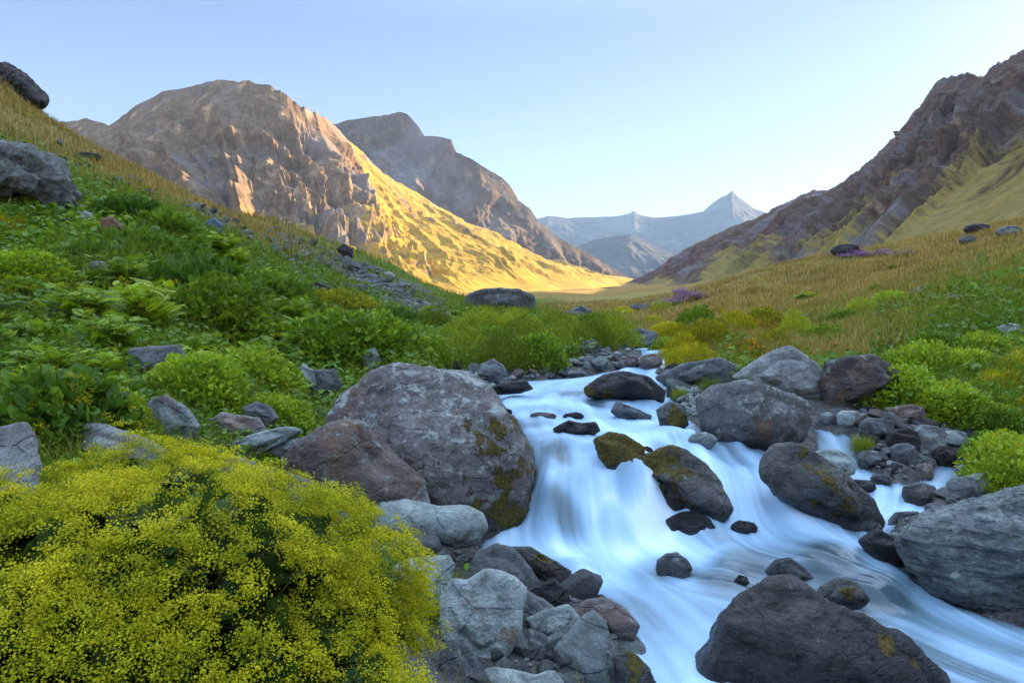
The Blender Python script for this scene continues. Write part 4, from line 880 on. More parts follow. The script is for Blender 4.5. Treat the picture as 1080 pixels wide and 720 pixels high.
for k, (bx, m, lab) in enumerate([
 ((876,256,908,273), 'dark', 'dark rock on the right skyline above the pink flowers'),
 ((1017,235,1045,249), 'dark', 'dark low rock on the right skyline near the edge'),
 ((1012,248,1031,259), 'slate', 'grey stone just below the low skyline rock on the right'),
 ((1050,238,1082,252), 'slate', 'grey flat rock on the right skyline at the edge'),
 ((963,302,979,313), 'pale', 'pale stone in the grass of the right slope'),
 ((1000,310,1016,324), 'pale', 'bluish pale stone lower right of the other pale stone on the right slope'),
 ((930,307,950,318), 'brown', 'brownish stone left of the two pale stones on the right slope'),
 ((842,330,855,340), 'slate', 'small grey stone in the meadow above the bright yellow shrub'),
 ((905,335,925,344), 'slate', 'flat grey stone in the meadow right of the bright yellow shrub'),
 ((660,320,690,330), 'slate', 'grey stones-slab left of the purple flower patch'),
 ((1060,300,1090,315), 'brown', 'brown stone at the right edge of the upper slope'),
 ((1050,340,1085,362), 'teal', 'pale teal stone at the right edge above the shrubs'),
 ((76,160,108,172), 'dark', 'dark ledge stone near the left skyline above the crag'),
 ((186,228,200,240), 'pale', 'pale stone left of the strikingly blue stone'),
 ((115,250,142,270), 'slate', 'grey stone right under the rust-red boulder'),
 ((75,258,112,278), 'pale', 'pale ledge in the bare patch left of the rust-red boulder'),
 ((86,275,118,300), 'slate', 'blue-grey broken ledge in the bare patch of the left slope'),
 ((72,222,100,238), 'pale', 'pale rubble stone right of the foot of the left crag'),
 ((50,318,82,345), 'slate', 'grey stone half hidden by leaves on the lower left slope'),
 ]):
    x0, y0, x1, y1 = bx; r = np.random.default_rng(700+k)
    out = [(x0+(x1-x0)*(0.5+0.5*math.cos(a)*r.uniform(0.88, 1.02)), y0+(y1-y0)*(0.5-0.5*math.sin(a)*r.uniform(0.85, 1.05))) for a in np.linspace(0.1, 6.2, 11)]
    H('rock', out, {'slate': 'far', 'pale': 'pale'}.get(m, m), 160+k, lab, 'rock', 1.0, 4, facets=9, lo=0.6)

# loose stones: a few shapes, copied; each is an object of its own
STONES = []
for k in range(9):
    V, Fc = SPH[4]; r = facet(V, 1, 17, 0.45, 0.88, seed=500+k); P = V*r[:, None]
    P = P*np.array([1.0, rng.uniform(0.65, 0.95), rng.uniform(0.55, 0.85)]); P = P+vnorm(P, Fc)*rock_noise(P, 1.5, 520+k)[:, None]*0.35
    P /= np.abs(P[:, 0]).max()
    me = make_mesh('stone', P, Fc, True, {'wet': np.clip(0.5-P[:, 2], 0, 1), 'moss': np.zeros(len(P))}); me.materials.append(RM['slate']); STONES.append(me)
SCATTER = []
occupied = []
def loose(name, x, y, r, mat, label, cat, group, sink=0.35):
    o = bpy.data.objects.new(name, random.choice(STONES)); COL.objects.link(o)
    sd = float(stream_sd(x, y)); z = float(land_z(x, y))
    if sd < 0: z = max(z, float(water_fn(np.array([x/y]), np.array([math.log(y)]))[0]*y)-0.25*r)
    s = r*random.uniform(0.85, 1.15)
    o.scale = (s*random.uniform(0.9, 1.25), s*random.uniform(0.9, 1.2), s*random.uniform(0.8, 1.15))
    o.rotation_euler = (random.gauss(0, 0.35), random.gauss(0, 0.35), random.uniform(0, 6.28))
    o.location = (x, y, z+s*(0.55-sink))
    o.material_slots[0].link = 'OBJECT'; o.material_slots[0].material = RM[mat]
    tag(o, label, cat, group); SCATTER.append(o)
def fill(poly, n, rpx, mats, name, label, cat, group, sep=0.9, wet=True, sink=0.35, dry=False):
    q = np.array(poly, float); done = 0; tries = 0; mine = []
    while done < n and tries < n*40:
        tries += 1
        px, py = random.uniform(*q[:, [0]].ravel()[[q[:, 0].argmin(), q[:, 0].argmax()]]), random.uniform(q[:, 1].min(), q[:, 1].max())
        if poly_sd(q, [px], [py])[0] > 0: continue
        r = random.uniform(*rpx)*(0.75 if random.random() < 0.5 else 1)
        if any(abs(px-a)+abs(py-b)*1.5 < (r+c)*sep for a, b, c in mine): continue
        Y = hit(px, py, wet)
        if Y is None: continue
        if dry and float(stream_sd((px-540)/F*Y, Y)) < 0.05: continue
        mine.append((px, py, r)); loose(name, (px-540)/F*Y, Y, r/F*Y, random.choice(mats), label, cat, group, sink); done += 1
fill([(380,560),(420,600),(470,650),(500,720),(690,720),(660,660),(600,600),(560,600),(500,590)], 34, (11, 26), ['teal', 'slate', 'teal', 'slate', 'pale'], 'stone', 'loose stone in the heap between the yellow bush and the lower pool', 'stone', 'stones in the lower left heap', 0.72)
fill([(540,400),(560,385),(610,372),(650,356),(690,345),(690,356),(668,368),(668,384),(640,392),(600,398)], 42, (5, 13), ['slate', 'slate', 'pale', 'teal', 'brown'], 'stone', 'stone in the cobble bank on the left shore of the upper stream', 'stone', 'cobbles of the upper left shore', 0.75)
fill([(415,388),(440,376),(500,380),(545,398),(520,408)], 16, (5, 12), ['slate', 'dark', 'slate'], 'stone', 'stone on the shore right behind the huge lichen-spotted boulder', 'stone', 'stones behind the huge boulder', 0.8)
fill([(868,440),(930,430),(1050,455),(1060,500),(1000,535),(960,560),(920,575),(900,530),(880,505)], 52, (7, 16), ['slate', 'slate', 'teal', 'dark', 'brown', 'pale'], 'stone', 'loose stone in the heap between the side streams below the right bank shrubs', 'stone', 'stones in the right-hand heap', 0.8, dry=True)
fill([(868,440),(930,430),(1050,452),(1062,500),(1000,535),(960,560),(915,575),(895,530),(880,505)], 36, (4, 8), ['slate', 'teal', 'dark', 'pale'], 'stone', 'small cobble between the bigger stones of the right-hand heap', 'stone', 'cobbles in the right-hand heap', 0.6, dry=True)
fill([(195,425),(330,398),(352,430),(345,450),(290,490),(220,500),(180,470)], 34, (6, 15), ['teal', 'slate', 'brown', 'pale'], 'stone', 'loose stone among the slabs and brown rocks of the left bank', 'stone', 'stones of the left bank')
fill([(695,385),(735,400),(740,440),(716,430),(700,402)], 12, (6, 13), ['slate', 'teal', 'dark'], 'stone', 'stone on the right shore between the broad low rock and the speckled boulder', 'stone', 'stones of the upper right shore', 0.8)
fill([(178,206),(250,230),(330,258),(400,286),(465,318),(460,334),(400,322),(330,292),(250,248),(195,222)], 105, (3, 9), ['far', 'far', 'slate', 'pale'], 'stone', 'weathered stone in the grey scree band of the left hillside', 'stone', 'scree stones of the left hillside', 0.7, False)
fill([(60,150),(130,185),(200,215),(330,262),(330,285),(200,245),(90,215),(60,180)], 34, (3, 8), ['far', 'far', 'block', 'slate'], 'stone', 'weathered stone in the brown grass high on the left hillside', 'stone', 'stones high on the left hillside', 0.9, False)
fill([(700,360),(900,300),(1080,260),(1080,350),(900,345),(760,360)], 8, (3, 6), ['far', 'pale'], 'stone', 'small stone lying in the grass of the right-hand slope', 'stone', 'small stones of the right slope', 1, False)
fill([(60,200),(200,260),(330,340),(120,330),(40,300)], 22, (4, 10), ['far', 'pale', 'slate'], 'stone', 'grey stone showing between green plants of the left hillside', 'stone', 'stones among the plants of the left hillside', 1, False)

# the fine scree between them, too many to count
def scree():
    V, Fc = SPH[3]; V = V[:42]; _, f1 = sphere(1); V, Fc = sphere(1)
    Ps, Fs, off = [], [], 0
    q = np.array([(170,203),(250,226),(330,256),(400,284),(470,318),(468,338),(400,328),(330,296),(250,252),(195,226)], float)
    n = 0; u, y = [], []
    while len(u) < 2600:
        px = random.uniform(165, 480); py = random.uniform(198, 342)
        if poly_sd(q, [px], [py])[0] > 0: continue
        Y = hit(px, py, False)
        if Y: u.append((px-540)/F); y.append(Y)
    u, y = np.array(u), np.array(y)
    keep = fbm(np.stack([u*y*0.35, y*0.18, 0*y], 1), 3, 91) > -0.22; u, y = u[keep], y[keep]
    x = u*y; z = land_z(x, y)
    for i in range(len(x)):
        s = y[i]/F*random.uniform(0.8, 3.0); M = V*np.random.default_rng(i).uniform(0.6, 1.15, (len(V), 1))*np.array([1.2, 1, 0.8])
        a = random.uniform(0, 6.28); R = np.array([[math.cos(a), -math.sin(a), 0], [math.sin(a), math.cos(a), 0], [0, 0, 1]])
        Ps.append(M@R*s+[x[i], y[i], z[i]+0.2*s]); Fs.append(Fc+off); off += len(V)
    o = add_obj('scree', make_mesh('scree', np.concatenate(Ps), np.concatenate(Fs), False, {'wet': np.zeros(off), 'moss': np.zeros(off)}), RM['far'])
    o['kind'] = 'stuff'; tag(o, 'fine grey scree spread in a band across the left hillside', 'scree')
scree()
def gravel():
    V, Fc = sphere(1); Ps, Fs, off = [], [], 0
    q = [np.array(p, float) for p in ([(540,404),(560,384),(650,352),(700,342),(706,360),(668,372),(640,394)], [(860,435),(940,430),(1060,460),(1070,505),(960,565),(915,580),(890,520)], [(380,560),(470,650),(500,720),(690,720),(600,600)], [(200,420),(330,395),(360,440),(290,490),(200,500)], [(690,380),(745,400),(745,445),(716,432)], [(410,385),(545,400),(520,410),(430,392)])]
    c = 0
    while c < 2600:
        p = q[c % len(q)]; px = random.uniform(p[:, 0].min(), p[:, 0].max()); py = random.uniform(p[:, 1].min(), p[:, 1].max())
        c += 1
        if poly_sd(p, [px], [py])[0] > 0: continue
        Y = hit(px, py)
        if not Y: continue
        x = (px-540)/F*Y
        if float(stream_sd(x, Y)) < 0.03: continue
        s = Y/F*random.uniform(1.2, 4.5); M = V*np.random.default_rng(c).uniform(0.7, 1.12, (len(V), 1))*np.array([1.2, 1, 0.75])
        a = random.uniform(0, 6.28); R = np.array([[math.cos(a), -math.sin(a), 0], [math.sin(a), math.cos(a), 0], [0, 0, 1]])
        Ps.append(M@R*s+[x, Y, float(land_z(x, Y))+0.25*s]); Fs.append(Fc+off); off += len(V)
    o = add_obj('gravel', make_mesh('gravel', np.concatenate(Ps), np.concatenate(Fs), True, {'wet': np.full(off, 0.1), 'moss': np.zeros(off)}), RM['teal'])
    o['kind'] = 'stuff'; tag(o, 'small gravel filling the gaps between the stones of both shores', 'gravel')
gravel()
# ------------------------------------------------------------------ plants
LEAF_GAIN = (2.15, 1.6, 0.95)
def leaf_mat(name, dark, mid, light, trans=0.35, gloss=0.25, gain=LEAF_GAIN):
    t = NT(name); r = t.attr('rnd'); oi = t.n('ShaderNodeObjectInfo').outputs['Random']
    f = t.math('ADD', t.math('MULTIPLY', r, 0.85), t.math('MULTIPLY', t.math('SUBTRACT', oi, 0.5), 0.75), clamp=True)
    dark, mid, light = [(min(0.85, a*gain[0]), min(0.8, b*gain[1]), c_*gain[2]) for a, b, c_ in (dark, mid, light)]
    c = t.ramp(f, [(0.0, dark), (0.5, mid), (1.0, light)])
    p = t.principled(c, 0.55, gloss)
    tl = t.n('ShaderNodeBsdfTranslucent'); t.l(t.mix(1.0, c, (1.0, 1.0, 0.55), 'MULTIPLY'), tl.inputs['Color'])
    mx = t.n('ShaderNodeMixShader'); mx.inputs[0].default_value = trans; t.l(p, mx.inputs[1]); t.l(tl.outputs[0], mx.inputs[2])
    return t.done(mx.outputs[0])
LM = {
 'mantle': leaf_mat('mantle_leaf', (0.020, 0.050, 0.014), (0.045, 0.10, 0.025), (0.08, 0.16, 0.035)),
 'herb':   leaf_mat('herb_leaf', (0.045, 0.10, 0.012), (0.11, 0.215, 0.020), (0.22, 0.34, 0.035)),
 'herb2':  leaf_mat('dark_herb_leaf', (0.025, 0.070, 0.014), (0.06, 0.14, 0.022), (0.12, 0.22, 0.03)),
 'willow': leaf_mat('willow_leaf', (0.055, 0.10, 0.012), (0.15, 0.235, 0.022), (0.27, 0.36, 0.04)),
 'spurge': leaf_mat('spurge_leaf', (0.085, 0.115, 0.010), (0.24, 0.27, 0.014), (0.40, 0.42, 0.03)),
 'olive':  leaf_mat('olive_leaf', (0.06, 0.065, 0.015), (0.14, 0.14, 0.03), (0.24, 0.22, 0.045)),
 'yellow': leaf_mat('yellow_flower', (0.075, 0.13, 0.012), (0.29, 0.32, 0.016), (0.52, 0.52, 0.03), 0.35, 0.05, (1.42, 1.22, 1.0)),
 'ochre':  leaf_mat('ochre_flower', (0.20, 0.11, 0.01), (0.36, 0.23, 0.018), (0.46, 0.32, 0.03), 0.3, 0.05),
 'pink':   leaf_mat('pink_flower', (0.28, 0.11, 0.32), (0.46, 0.22, 0.52), (0.62, 0.36, 0.66), 0.25, 0.05, (1, 1, 1)),
 'orange': leaf_mat('orange_flower', (0.25, 0.10, 0.01), (0.42, 0.19, 0.015), (0.5, 0.30, 0.03), 0.2, 0.05),
 'stem':   leaf_mat('green_stem', (0.05, 0.075, 0.02), (0.09, 0.12, 0.03), (0.14, 0.16, 0.04), 0.1),
 'dry':    leaf_mat('dry_grass', (0.14, 0.11, 0.03), (0.33, 0.245, 0.075), (0.56, 0.43, 0.17), 0.3, 0.1, (1.45, 1.25, 1.2)),
 'grass':  leaf_mat('green_grass', (0.045, 0.085, 0.012), (0.10, 0.165, 0.022), (0.19, 0.25, 0.04), 0.35, 0.1),
}
# leaf shapes: x across, y along, z up, length 1; faces as triangles
def tpl_ovate(w=0.42):
    v = np.array([(0,0,0),(-w*.8,.3,.07),(0,.32,-.02),(w*.8,.3,.07),(-w*.75,.65,.05),(0,.68,-.04),(w*.75,.65,.05),(0,1,-.12)])
    return v, np.array([(0,2,1),(0,3,2),(1,2,4),(2,5,4),(2,3,5),(3,6,5),(4,5,7),(5,6,7)])
def tpl_diamond(w=0.3):
    return np.array([(0,0,0),(-w,.45,.08),(w,.45,.08),(0,1,-.06)]), np.array([(0,2,1),(1,2,3)])
def tpl_lobed():
    n = 18; v = [(0, 0.42, -0.03)]
    for i in range(n):
        a = -math.pi/2+0.22+(2*math.pi-0.44)*i/(n-1); r = 0.52*(1.0 if i % 3 == 1 else 0.86)
        v.append((r*math.cos(a), 0.45+r*math.sin(a), 0.10*(1 if i % 3 == 1 else 0.55)))
    return np.array(v), np.array([(0, i, i+1) for i in range(1, n)])
def tpl_pinnate(k=6, w=0.2, l=0.36):
    V, Fc = [], []
    d, df = tpl_diamond(w)
    for i in range(k):
        y = 0.2+0.72*i/k; L = l*(1-0.55*abs(i/k-0.3))
        for s in (-1, 1):
            a = s*math.radians(62-22*i/k); c, sn = math.cos(a), math.sin(a)
            q = d*L; q = np.stack([q[:, 0]*c+q[:, 1]*sn, -q[:, 0]*sn*0+q[:, 1]*c+q[:, 0]*(-sn), q[:, 2]], 1)
            Fc += [tuple(f+len(V)) for f in df]; V += [tuple(p+np.array([0, y, -0.10*(y**2)])) for p in q]
    Fc += [tuple(f+len(V)) for f in df]; V += [tuple(p*l+np.array([0, 0.86, -0.1])) for p in d]
    V += [(-.012, 0, 0), (.012, 0, 0), (0, .95, -.1)]; Fc.append((len(V)-3, len(V)-2, len(V)-1))
    return np.array(V), np.array(Fc)
TPL = {'ovate': tpl_ovate(), 'narrow': tpl_ovate(0.16), 'diamond': tpl_diamond(), 'lobed': tpl_lobed(), 'pinnate': tpl_pinnate(), 'petal': tpl_diamond(0.42)}
def unit(a): return a/(np.linalg.norm(a, axis=-1, keepdims=True)+1e-9)
def leaves(tpl, pos, axis, nrm, size, rnd):
    v, f = TPL[tpl]; n = len(pos); axis = unit(axis); x = unit(np.cross(axis, nrm)); z = np.cross(x, axis)
    size = np.broadcast_to(size, (n,))
    P = pos[:, None]+size[:, None, None]*(v[None, :, 0:1]*x[:, None]+v[None, :, 1:2]*axis[:, None]+v[None, :, 2:3]*z[:, None])
    Fc = (f[None]+(np.arange(n)*len(v))[:, None, None]).reshape(-1, 3)
    return P.reshape(-1, 3), Fc, np.repeat(rnd, len(v))
def join(parts):
    V, Fc, R, o = [], [], [], 0
    for v, f, r in parts: V.append(v); Fc.append(f+o); R.append(r); o += len(v)
    return np.concatenate(V), np.concatenate(Fc), np.concatenate(R)
def tubes(paths, r0, r1, rg):
    V, Fc, R, o = [], [], [], 0
    for p in paths:
        n = len(p); d = unit(np.gradient(p, axis=0)); a = unit(np.cross(d, [0.3, 0.2, 0.9])); b = np.cross(d, a)
        r = np.linspace(r0, r1, n)[:, None]
        ring = [p+r*(math.cos(t)*a+math.sin(t)*b) for t in (0, 2.1, 4.2)]
        q = np.stack(ring, 1).reshape(-1, 3); V.append(q)
        for i in range(n-1):
            for k in range(3):
                k2 = (k+1) % 3; A = o+i*3
                Fc += [(A+k, A+k2, A+3+k2), (A+k, A+3+k2, A+3+k)]
        R.append(np.full(len(q), rg.random())); o += len(q)
    return np.concatenate(V), np.array(Fc), np.concatenate(R)
def lump(D, seed, amt=0.25): return 1+amt*fbm(D*1.9+seed, 3, seed)
def dome_points(n, rad, seed, rg, inner=0.5, low=-0.15):
    D = unit(rg.normal(size=(n*3, 3))); D = D[D[:, 2] > low][:n]; n = len(D)
    t = inner+(1-inner)*rg.random(n)**0.55
    return D*(np.array(rad)*(lump(D, seed)*t)[:, None]), D, t
def stems_for(tips, rg, rad, spread=0.25):
    out = []
    for t in tips:
        b = np.array([t[0]*spread, t[1]*spread, -0.05]); s = np.linspace(0, 1, 5)[:, None]
        p = b*(1-s)+t*s; p[:, 2:] += 0.18*np.linalg.norm(t)*np.sin(s*math.pi)*0.6; out.append(p)
    return out
def flower_heads(centres, normals, k, hr, ps, rg, flat=0.4, tpl='petal'):
    n = len(centres); c = np.repeat(centres, k, 0); nn = np.repeat(normals, k, 0)
    o = rg.normal(size=(n*k, 3))*hr*0.5; h = (o*nn).sum(1, keepdims=True); o = o-nn*h*(1-flat)
    rnd = np.clip(np.repeat(0.5+0.9*fbm(centres/0.11, 2, 77)+0.25*(rg.random(n)-0.5), k)*0.6+rg.random(n*k)*0.34+0.25*(h[:, 0]/hr), 0, 1)
    ax = unit(rg.normal(size=(n*k, 3))+nn*0.6)
    return leaves(tpl, c+o, ax, unit(nn+0.5*rg.normal(size=(n*k, 3))), ps*rg.uniform(0.7, 1.3, n*k), rnd)
def plant_root(name, label, cat, group=None):
    o = bpy.data.objects.new(name, None); COL.objects.link(o); o.empty_display_size = 0.1
    return tag(o, label, cat, group)
def put(root, name, data, mat):
    v, f, r = data; me = make_mesh(name, v, f, False, {'rnd': np.clip(r, 0, 1)}); return add_obj(name, me, mat, root)

def shrub(name, seed, rad, nleaf, lsize, tpl, lmat, nflower=0, fk=40, hr=0.04, ps=0.006, fmat='yellow', nstem=24, upright=0.5, inner=0.45, low=-0.1, flow_top=-0.1, smat='stem'):
    """prototype: an Empty with foliage, stems and (if it flowers) flowers"""
    rg = np.random.default_rng(seed); root = plant_root(name, '', '')
    P, D, t = dome_points(nleaf, rad, seed, rg, inner, low); n = len(P)
    ax = unit(D*np.array([1, 1, 0.5])+np.array([0, 0, upright])+0.55*rg.normal(size=(n, 3)))
    nr = unit(np.array([0, 0, 1.0])+D*0.7+0.5*rg.normal(size=(n, 3)))
    clump = fbm(P/max(rad)*3.0+seed, 2, seed+5)
    put(root, 'foliage', leaves(tpl, P, ax, nr, lsize*rg.uniform(0.6, 1.25, n), np.clip(0.45+0.35*clump+0.22*rg.normal(size=n), 0, 1)), LM[lmat])
    tips, TD, _ = dome_points(nstem, rad, seed, rg, 0.85, 0.0)
    put(root, 'stems', tubes(stems_for(tips, rg, rad), 0.004+0.003*max(rad), 0.002, rg), LM[smat])
    if nflower:
        C, FD, tt = dome_points(nflower, np.array(rad)*1.04, seed, rg, 0.86, flow_top)
        keep = fbm(C/max(rad)*2.6+3, 2, seed+9) > -0.35; C, FD = C[keep], FD[keep]
        put(root, 'blossoms', flower_heads(C, unit(FD+np.array([0, 0, 0.7])), fk, hr, ps, rg), LM[fmat])
    return root
def herb(name, seed, n_stalk, height, spread, per, lsize, tpl, lmat, flowers=0, fmat='yellow', droop=0.5):
    """prototype: leafy stalks rising from one root"""
    rg = np.random.default_rng(seed); root = plant_root(name, '', '')
    paths, parts, heads = [], [], []
    for i in range(n_stalk):
        a = rg.uniform(0, 6.28); r = spread*rg.uniform(0.15, 1); h = height*rg.uniform(0.55, 1.1)
        s = np.linspace(0, 1, 7)[:, None]
        p = np.concatenate([r*math.cos(a)*s**1.5, r*math.sin(a)*s**1.5, h*s*(1-0.12*s)], 1)+np.array([0.03*rg.normal(), 0.03*rg.normal(), -0.03])
        paths.append(p)
        k = max(2, int(per*rg.uniform(0.7, 1.3))); ss = rg.uniform(0.25, 1.0, k)
        pos = np.stack([np.interp(ss, s[:, 0], p[:, d]) for d in range(3)], 1)
        an = rg.uniform(0, 6.28, k); ax = np.stack([np.cos(an), np.sin(an), rg.uniform(-0.1, 0.9, k)*(1-droop*0.3)], 1)
        parts.append(leaves(tpl, pos, ax, np.array([0, 0, 1.0])+0.35*rg.normal(size=(k, 3)), lsize*(1.15-0.55*ss)*rg.uniform(0.7, 1.25, k), np.clip(0.30+0.35*ss+0.22*rg.normal(size=k), 0, 1)))
        heads.append(p[-1])
    put(root, 'foliage', join(parts), LM[lmat]); put(root, 'stems', tubes(paths, 0.006, 0.002, rg), LM['stem'])
    if flowers:
        hd = np.array(heads)[:flowers]+np.array([0, 0, 0.02])
        put(root, 'blossoms', flower_heads(hd, np.tile([0, 0, 1.0], (len(hd), 1)), 46, 0.05, 0.010, rg, 0.5), LM[fmat])
    return root
def spike(name, seed):
    """pink flower spikes on leafy stalks"""
    rg = np.random.default_rng(seed); root = plant_root(name, '', ''); paths, L, Fl = [], [], []
    for i in range(26):
        b = rg.normal(size=2)*0.28; h = rg.uniform(0.7, 1.1); s = np.linspace(0, 1, 5)[:, None]
        p = np.concatenate([b[0]*(1+0.3*s), b[1]*(1+0.3*s), h*s], 1); paths.append(p)
        k = 26; ss = rg.uniform(0.1, 0.6, k); an = rg.uniform(0, 6.28, k); pos = np.stack([np.interp(ss, s[:, 0], p[:, d]) for d in range(3)], 1)
        L.append(leaves('narrow', pos, np.stack([np.cos(an), np.sin(an), 0*an+0.4], 1), np.tile([0, 0, 1.0], (k, 1)), 0.10, rg.random(k)))
        k = 60; ss = rg.uniform(0.5, 1.03, k); an = rg.uniform(0, 6.28, k); rr = 0.045*(1.15-ss); pos = np.stack([np.interp(ss, s[:, 0], p[:, d]) for d in range(3)], 1)+np.stack([rr*np.cos(an), rr*np.sin(an), 0*an+0.03*(ss > 1)], 1)
        Fl.append(leaves('petal', pos, np.stack([np.cos(an), np.sin(an), 0*an+0.3], 1), rg.normal(size=(k, 3)), 0.05, rg.random(k)))
    put(root, 'foliage', join(L), LM['grass']); put(root, 'stems', tubes(paths, 0.005, 0.002, rg), LM['stem']); put(root, 'blossoms', join(Fl), LM['pink'])
    return root
def tuft(name, seed, n, h, lmat):
    rg = np.random.default_rng(seed); root = plant_root(name, '', '')
    put(root, 'grass_leaves', blades(rg.normal(size=(n, 2))*0.10*h/0.3, np.zeros(n), h*rg.uniform(0.6, 1.2, n), 0.005*np.ones(n), rg, 0.55), LM[lmat])
    return root
def blades(xy, z, h, w, rg, lean=0.35):
    n = len(xy); a = rg.uniform(0, 6.28, n); d = np.stack([np.cos(a), np.sin(a)], 1); side = np.stack([-d[:, 1], d[:, 0], 0*a], 1)*w[:, None]*0.5
    b = np.stack([xy[:, 0], xy[:, 1], z-0.02], 1); ln = (lean*h*rg.uniform(0.3, 1.3, n))[:, None]
    d3 = np.concatenate([d, np.zeros((n, 1))], 1); up = np.array([0, 0, 1.0])
    m = b+d3*ln*0.3+up*h[:, None]*0.6; t = b+d3*ln+up*h[:, None]
    V = np.stack([b-side, b+side, m+side*0.75, m-side*0.75, t], 1).reshape(-1, 3); k = np.arange(n)*5
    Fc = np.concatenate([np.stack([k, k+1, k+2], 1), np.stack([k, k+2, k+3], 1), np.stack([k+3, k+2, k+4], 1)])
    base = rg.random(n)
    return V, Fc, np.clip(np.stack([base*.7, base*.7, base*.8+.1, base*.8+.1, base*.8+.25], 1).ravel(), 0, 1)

USED = set()
def place(proto, x, y, s, label, cat, group=None, rz=None, sz=1.0, sink=0.03, scatter=True, z=None):
    if proto.name in USED:
        r = proto.copy(); COL.objects.link(r)
        for ch in proto.children:
            c = ch.copy(); COL.objects.link(c); c.parent = r
    else: r = proto; USED.add(proto.name)
    r.location = (x, y, (float(land_z(x, y)) if z is None else z)-sink*s)
    r.rotation_euler = (0, 0, random.uniform(0, 6.28) if rz is None else rz); r.scale = (s, s, s*sz)
    for k in ('group',):
        if k in r: del r[k]
    tag(r, label, cat, group)
    if scatter: SCATTER.append(r)
    return r
def at(px, py): 
    Y = hit(px, py, False) or 40.0
    return (px-540)/F*Y, Y

# --- the big flowering bush in front
def front_bush():
    rg = np.random.default_rng(5); root = plant_root('flowering_bush', 'big bush of fuzzy yellow-green flowers over round scalloped leaves, filling the lower left corner', 'bush')
    rad = np.array([0.90, 0.66, 0.60]); cx, cy_ = -1.10, 1.95; z0 = float(land_z(cx, cy_))-0.03
    def shape(n, inner, low, sd_):
        D = unit(rg.normal(size=(n*2, 3))); D = D[D[:, 2] > low][:n]; t = inner+(1-inner)*rg.random(len(D))**0.6
        L = 1+0.27*fbm(D*2.2+4, 3, 61)
        return D*rad*(L*t)[:, None], D, t
    P, D, t = shape(8000, 0.55, -0.4, 1); n = len(P); front = D[:, 1] < 0.4; P, D = P[front], D[front]; n = len(P)
    ax = unit(D*np.array([1, 1, 0.3])+0.5*rg.normal(size=(n, 3))+np.array([0, 0, 0.15])); nr = unit(D+np.array([0, -0.2, 0.8])+0.45*rg.normal(size=(n, 3)))
    put(root, 'foliage', leaves('lobed', P*(0.84+0.16*sstep(0.25, -0.2, D[:, 2]+0.4*D[:, 0]))[:, None], ax, nr, rg.uniform(0.04, 0.095, n), np.clip(0.4+0.28*rg.normal(size=n), 0, 1)), LM['mantle'])
    P, D, t = shape(1500, 0.84, -0.35, 2); up = D[:, 2]+0.45*D[:, 0]; keep = (up+1.0*fbm(D*3.4, 3, 66) > 0.20) & (D[:, 1] < 0.6) & (fbm(D*7.5+7, 2, 68) > -0.32); P, D = P[keep]*1.03, D[keep]
    C = P; nC = unit(D+np.array([0, 0, 0.9])); k = 7; n = len(C)*k
    o = rg.normal(size=(n, 3))*0.036; nn = np.repeat(nC, k, 0); o -= nn*(o*nn).sum(1, keepdims=True)*0.6
    put(root, 'blossoms', flower_heads(np.repeat(C, k, 0)+o, nn, 62, 0.025, 0.0058, rg, 0.45), LM['yellow'])
    tips = C[rg.choice(len(C), 260)]
    put(root, 'stems', tubes(stems_for(tips, rg, rad, 0.55), 0.003, 0.0012, rg), LM['stem'])
    g = rg.normal(size=(260, 2))*np.array([0.45, 0.22])+np.array([-0.25, -0.30])
    put(root, 'grass_leaves', blades(g, np.full(260, -0.02), rg.uniform(0.2, 0.4, 260), np.full(260, 0.004), rg, 0.8), LM['herb2'])
    root.location = (cx, cy_, z0)
front_bush()

# --- prototypes
B = {}
B['mantle'] = shrub('flowering_shrub', 31, (0.62, 0.5, 0.55), 1700, 0.105, 'lobed', 'herb2', 170, 60, 0.05, 0.011, 'yellow', 26, 0.3, 0.6, -0.2, 0.1)
B['fern'] = shrub('leafy_shrub', 32, (0.75, 0.65, 0.42), 1300, 0.17, 'pinnate', 'herb2', 0, upright=0.7, inner=0.5, low=-0.05)
B['umbel'] = herb('umbel_plant', 33, 26, 0.62, 0.42, 8, 0.26, 'pinnate', 'herb', 9, 'yellow')
B['broad'] = herb('broad_leaved_plant', 34, 22, 0.50, 0.38, 8, 0.20, 'ovate', 'herb', 0)
B['broad2'] = herb('lobed_leaved_plant', 35, 24, 0.46, 0.40, 7, 0.19, 'lobed', 'herb2', 5, 'yellow')
B['frond'] = herb('feathery_plant', 36, 34, 0.55, 0.45, 8, 0.30, 'pinnate', 'herb', 0, droop=0.8)
B['willow'] = shrub('willow_shrub', 37, (0.85, 0.7, 0.85), 5200, 0.075, 'narrow', 'willow', 0, nstem=44, upright=0.9, inner=0.35, low=-0.1)
B['willow2'] = shrub('willow_shrub', 38, (0.8, 0.7, 0.75), 4600, 0.07, 'ovate', 'herb', 0, nstem=44, upright=0.8, inner=0.4, low=-0.1)
B['spurge'] = shrub('mound_shrub', 39, (0.8, 0.7, 0.48), 4200, 0.07, 'narrow', 'spurge', 160, 34, 0.05, 0.014, 'yellow', 30, 0.9, 0.5, -0.05, 0.15)
B['ochre'] = shrub('mound_shrub', 40, (0.8, 0.7, 0.46), 3600, 0.06, 'narrow', 'olive', 190, 34, 0.055, 0.015, 'ochre', 30, 0.9, 0.5, -0.05, 0.1)
B['yellow'] = shrub('flowering_shrub', 41, (0.7, 0.6, 0.55), 3000, 0.07, 'ovate', 'herb', 240, 40, 0.05, 0.013, 'yellow', 30, 0.6, 0.5, -0.1, 0.0)
B['olive'] = shrub('dry_shrub', 42, (0.7, 0.6, 0.45), 2600, 0.07, 'narrow', 'olive', 0, nstem=40, upright=0.9, inner=0.3)
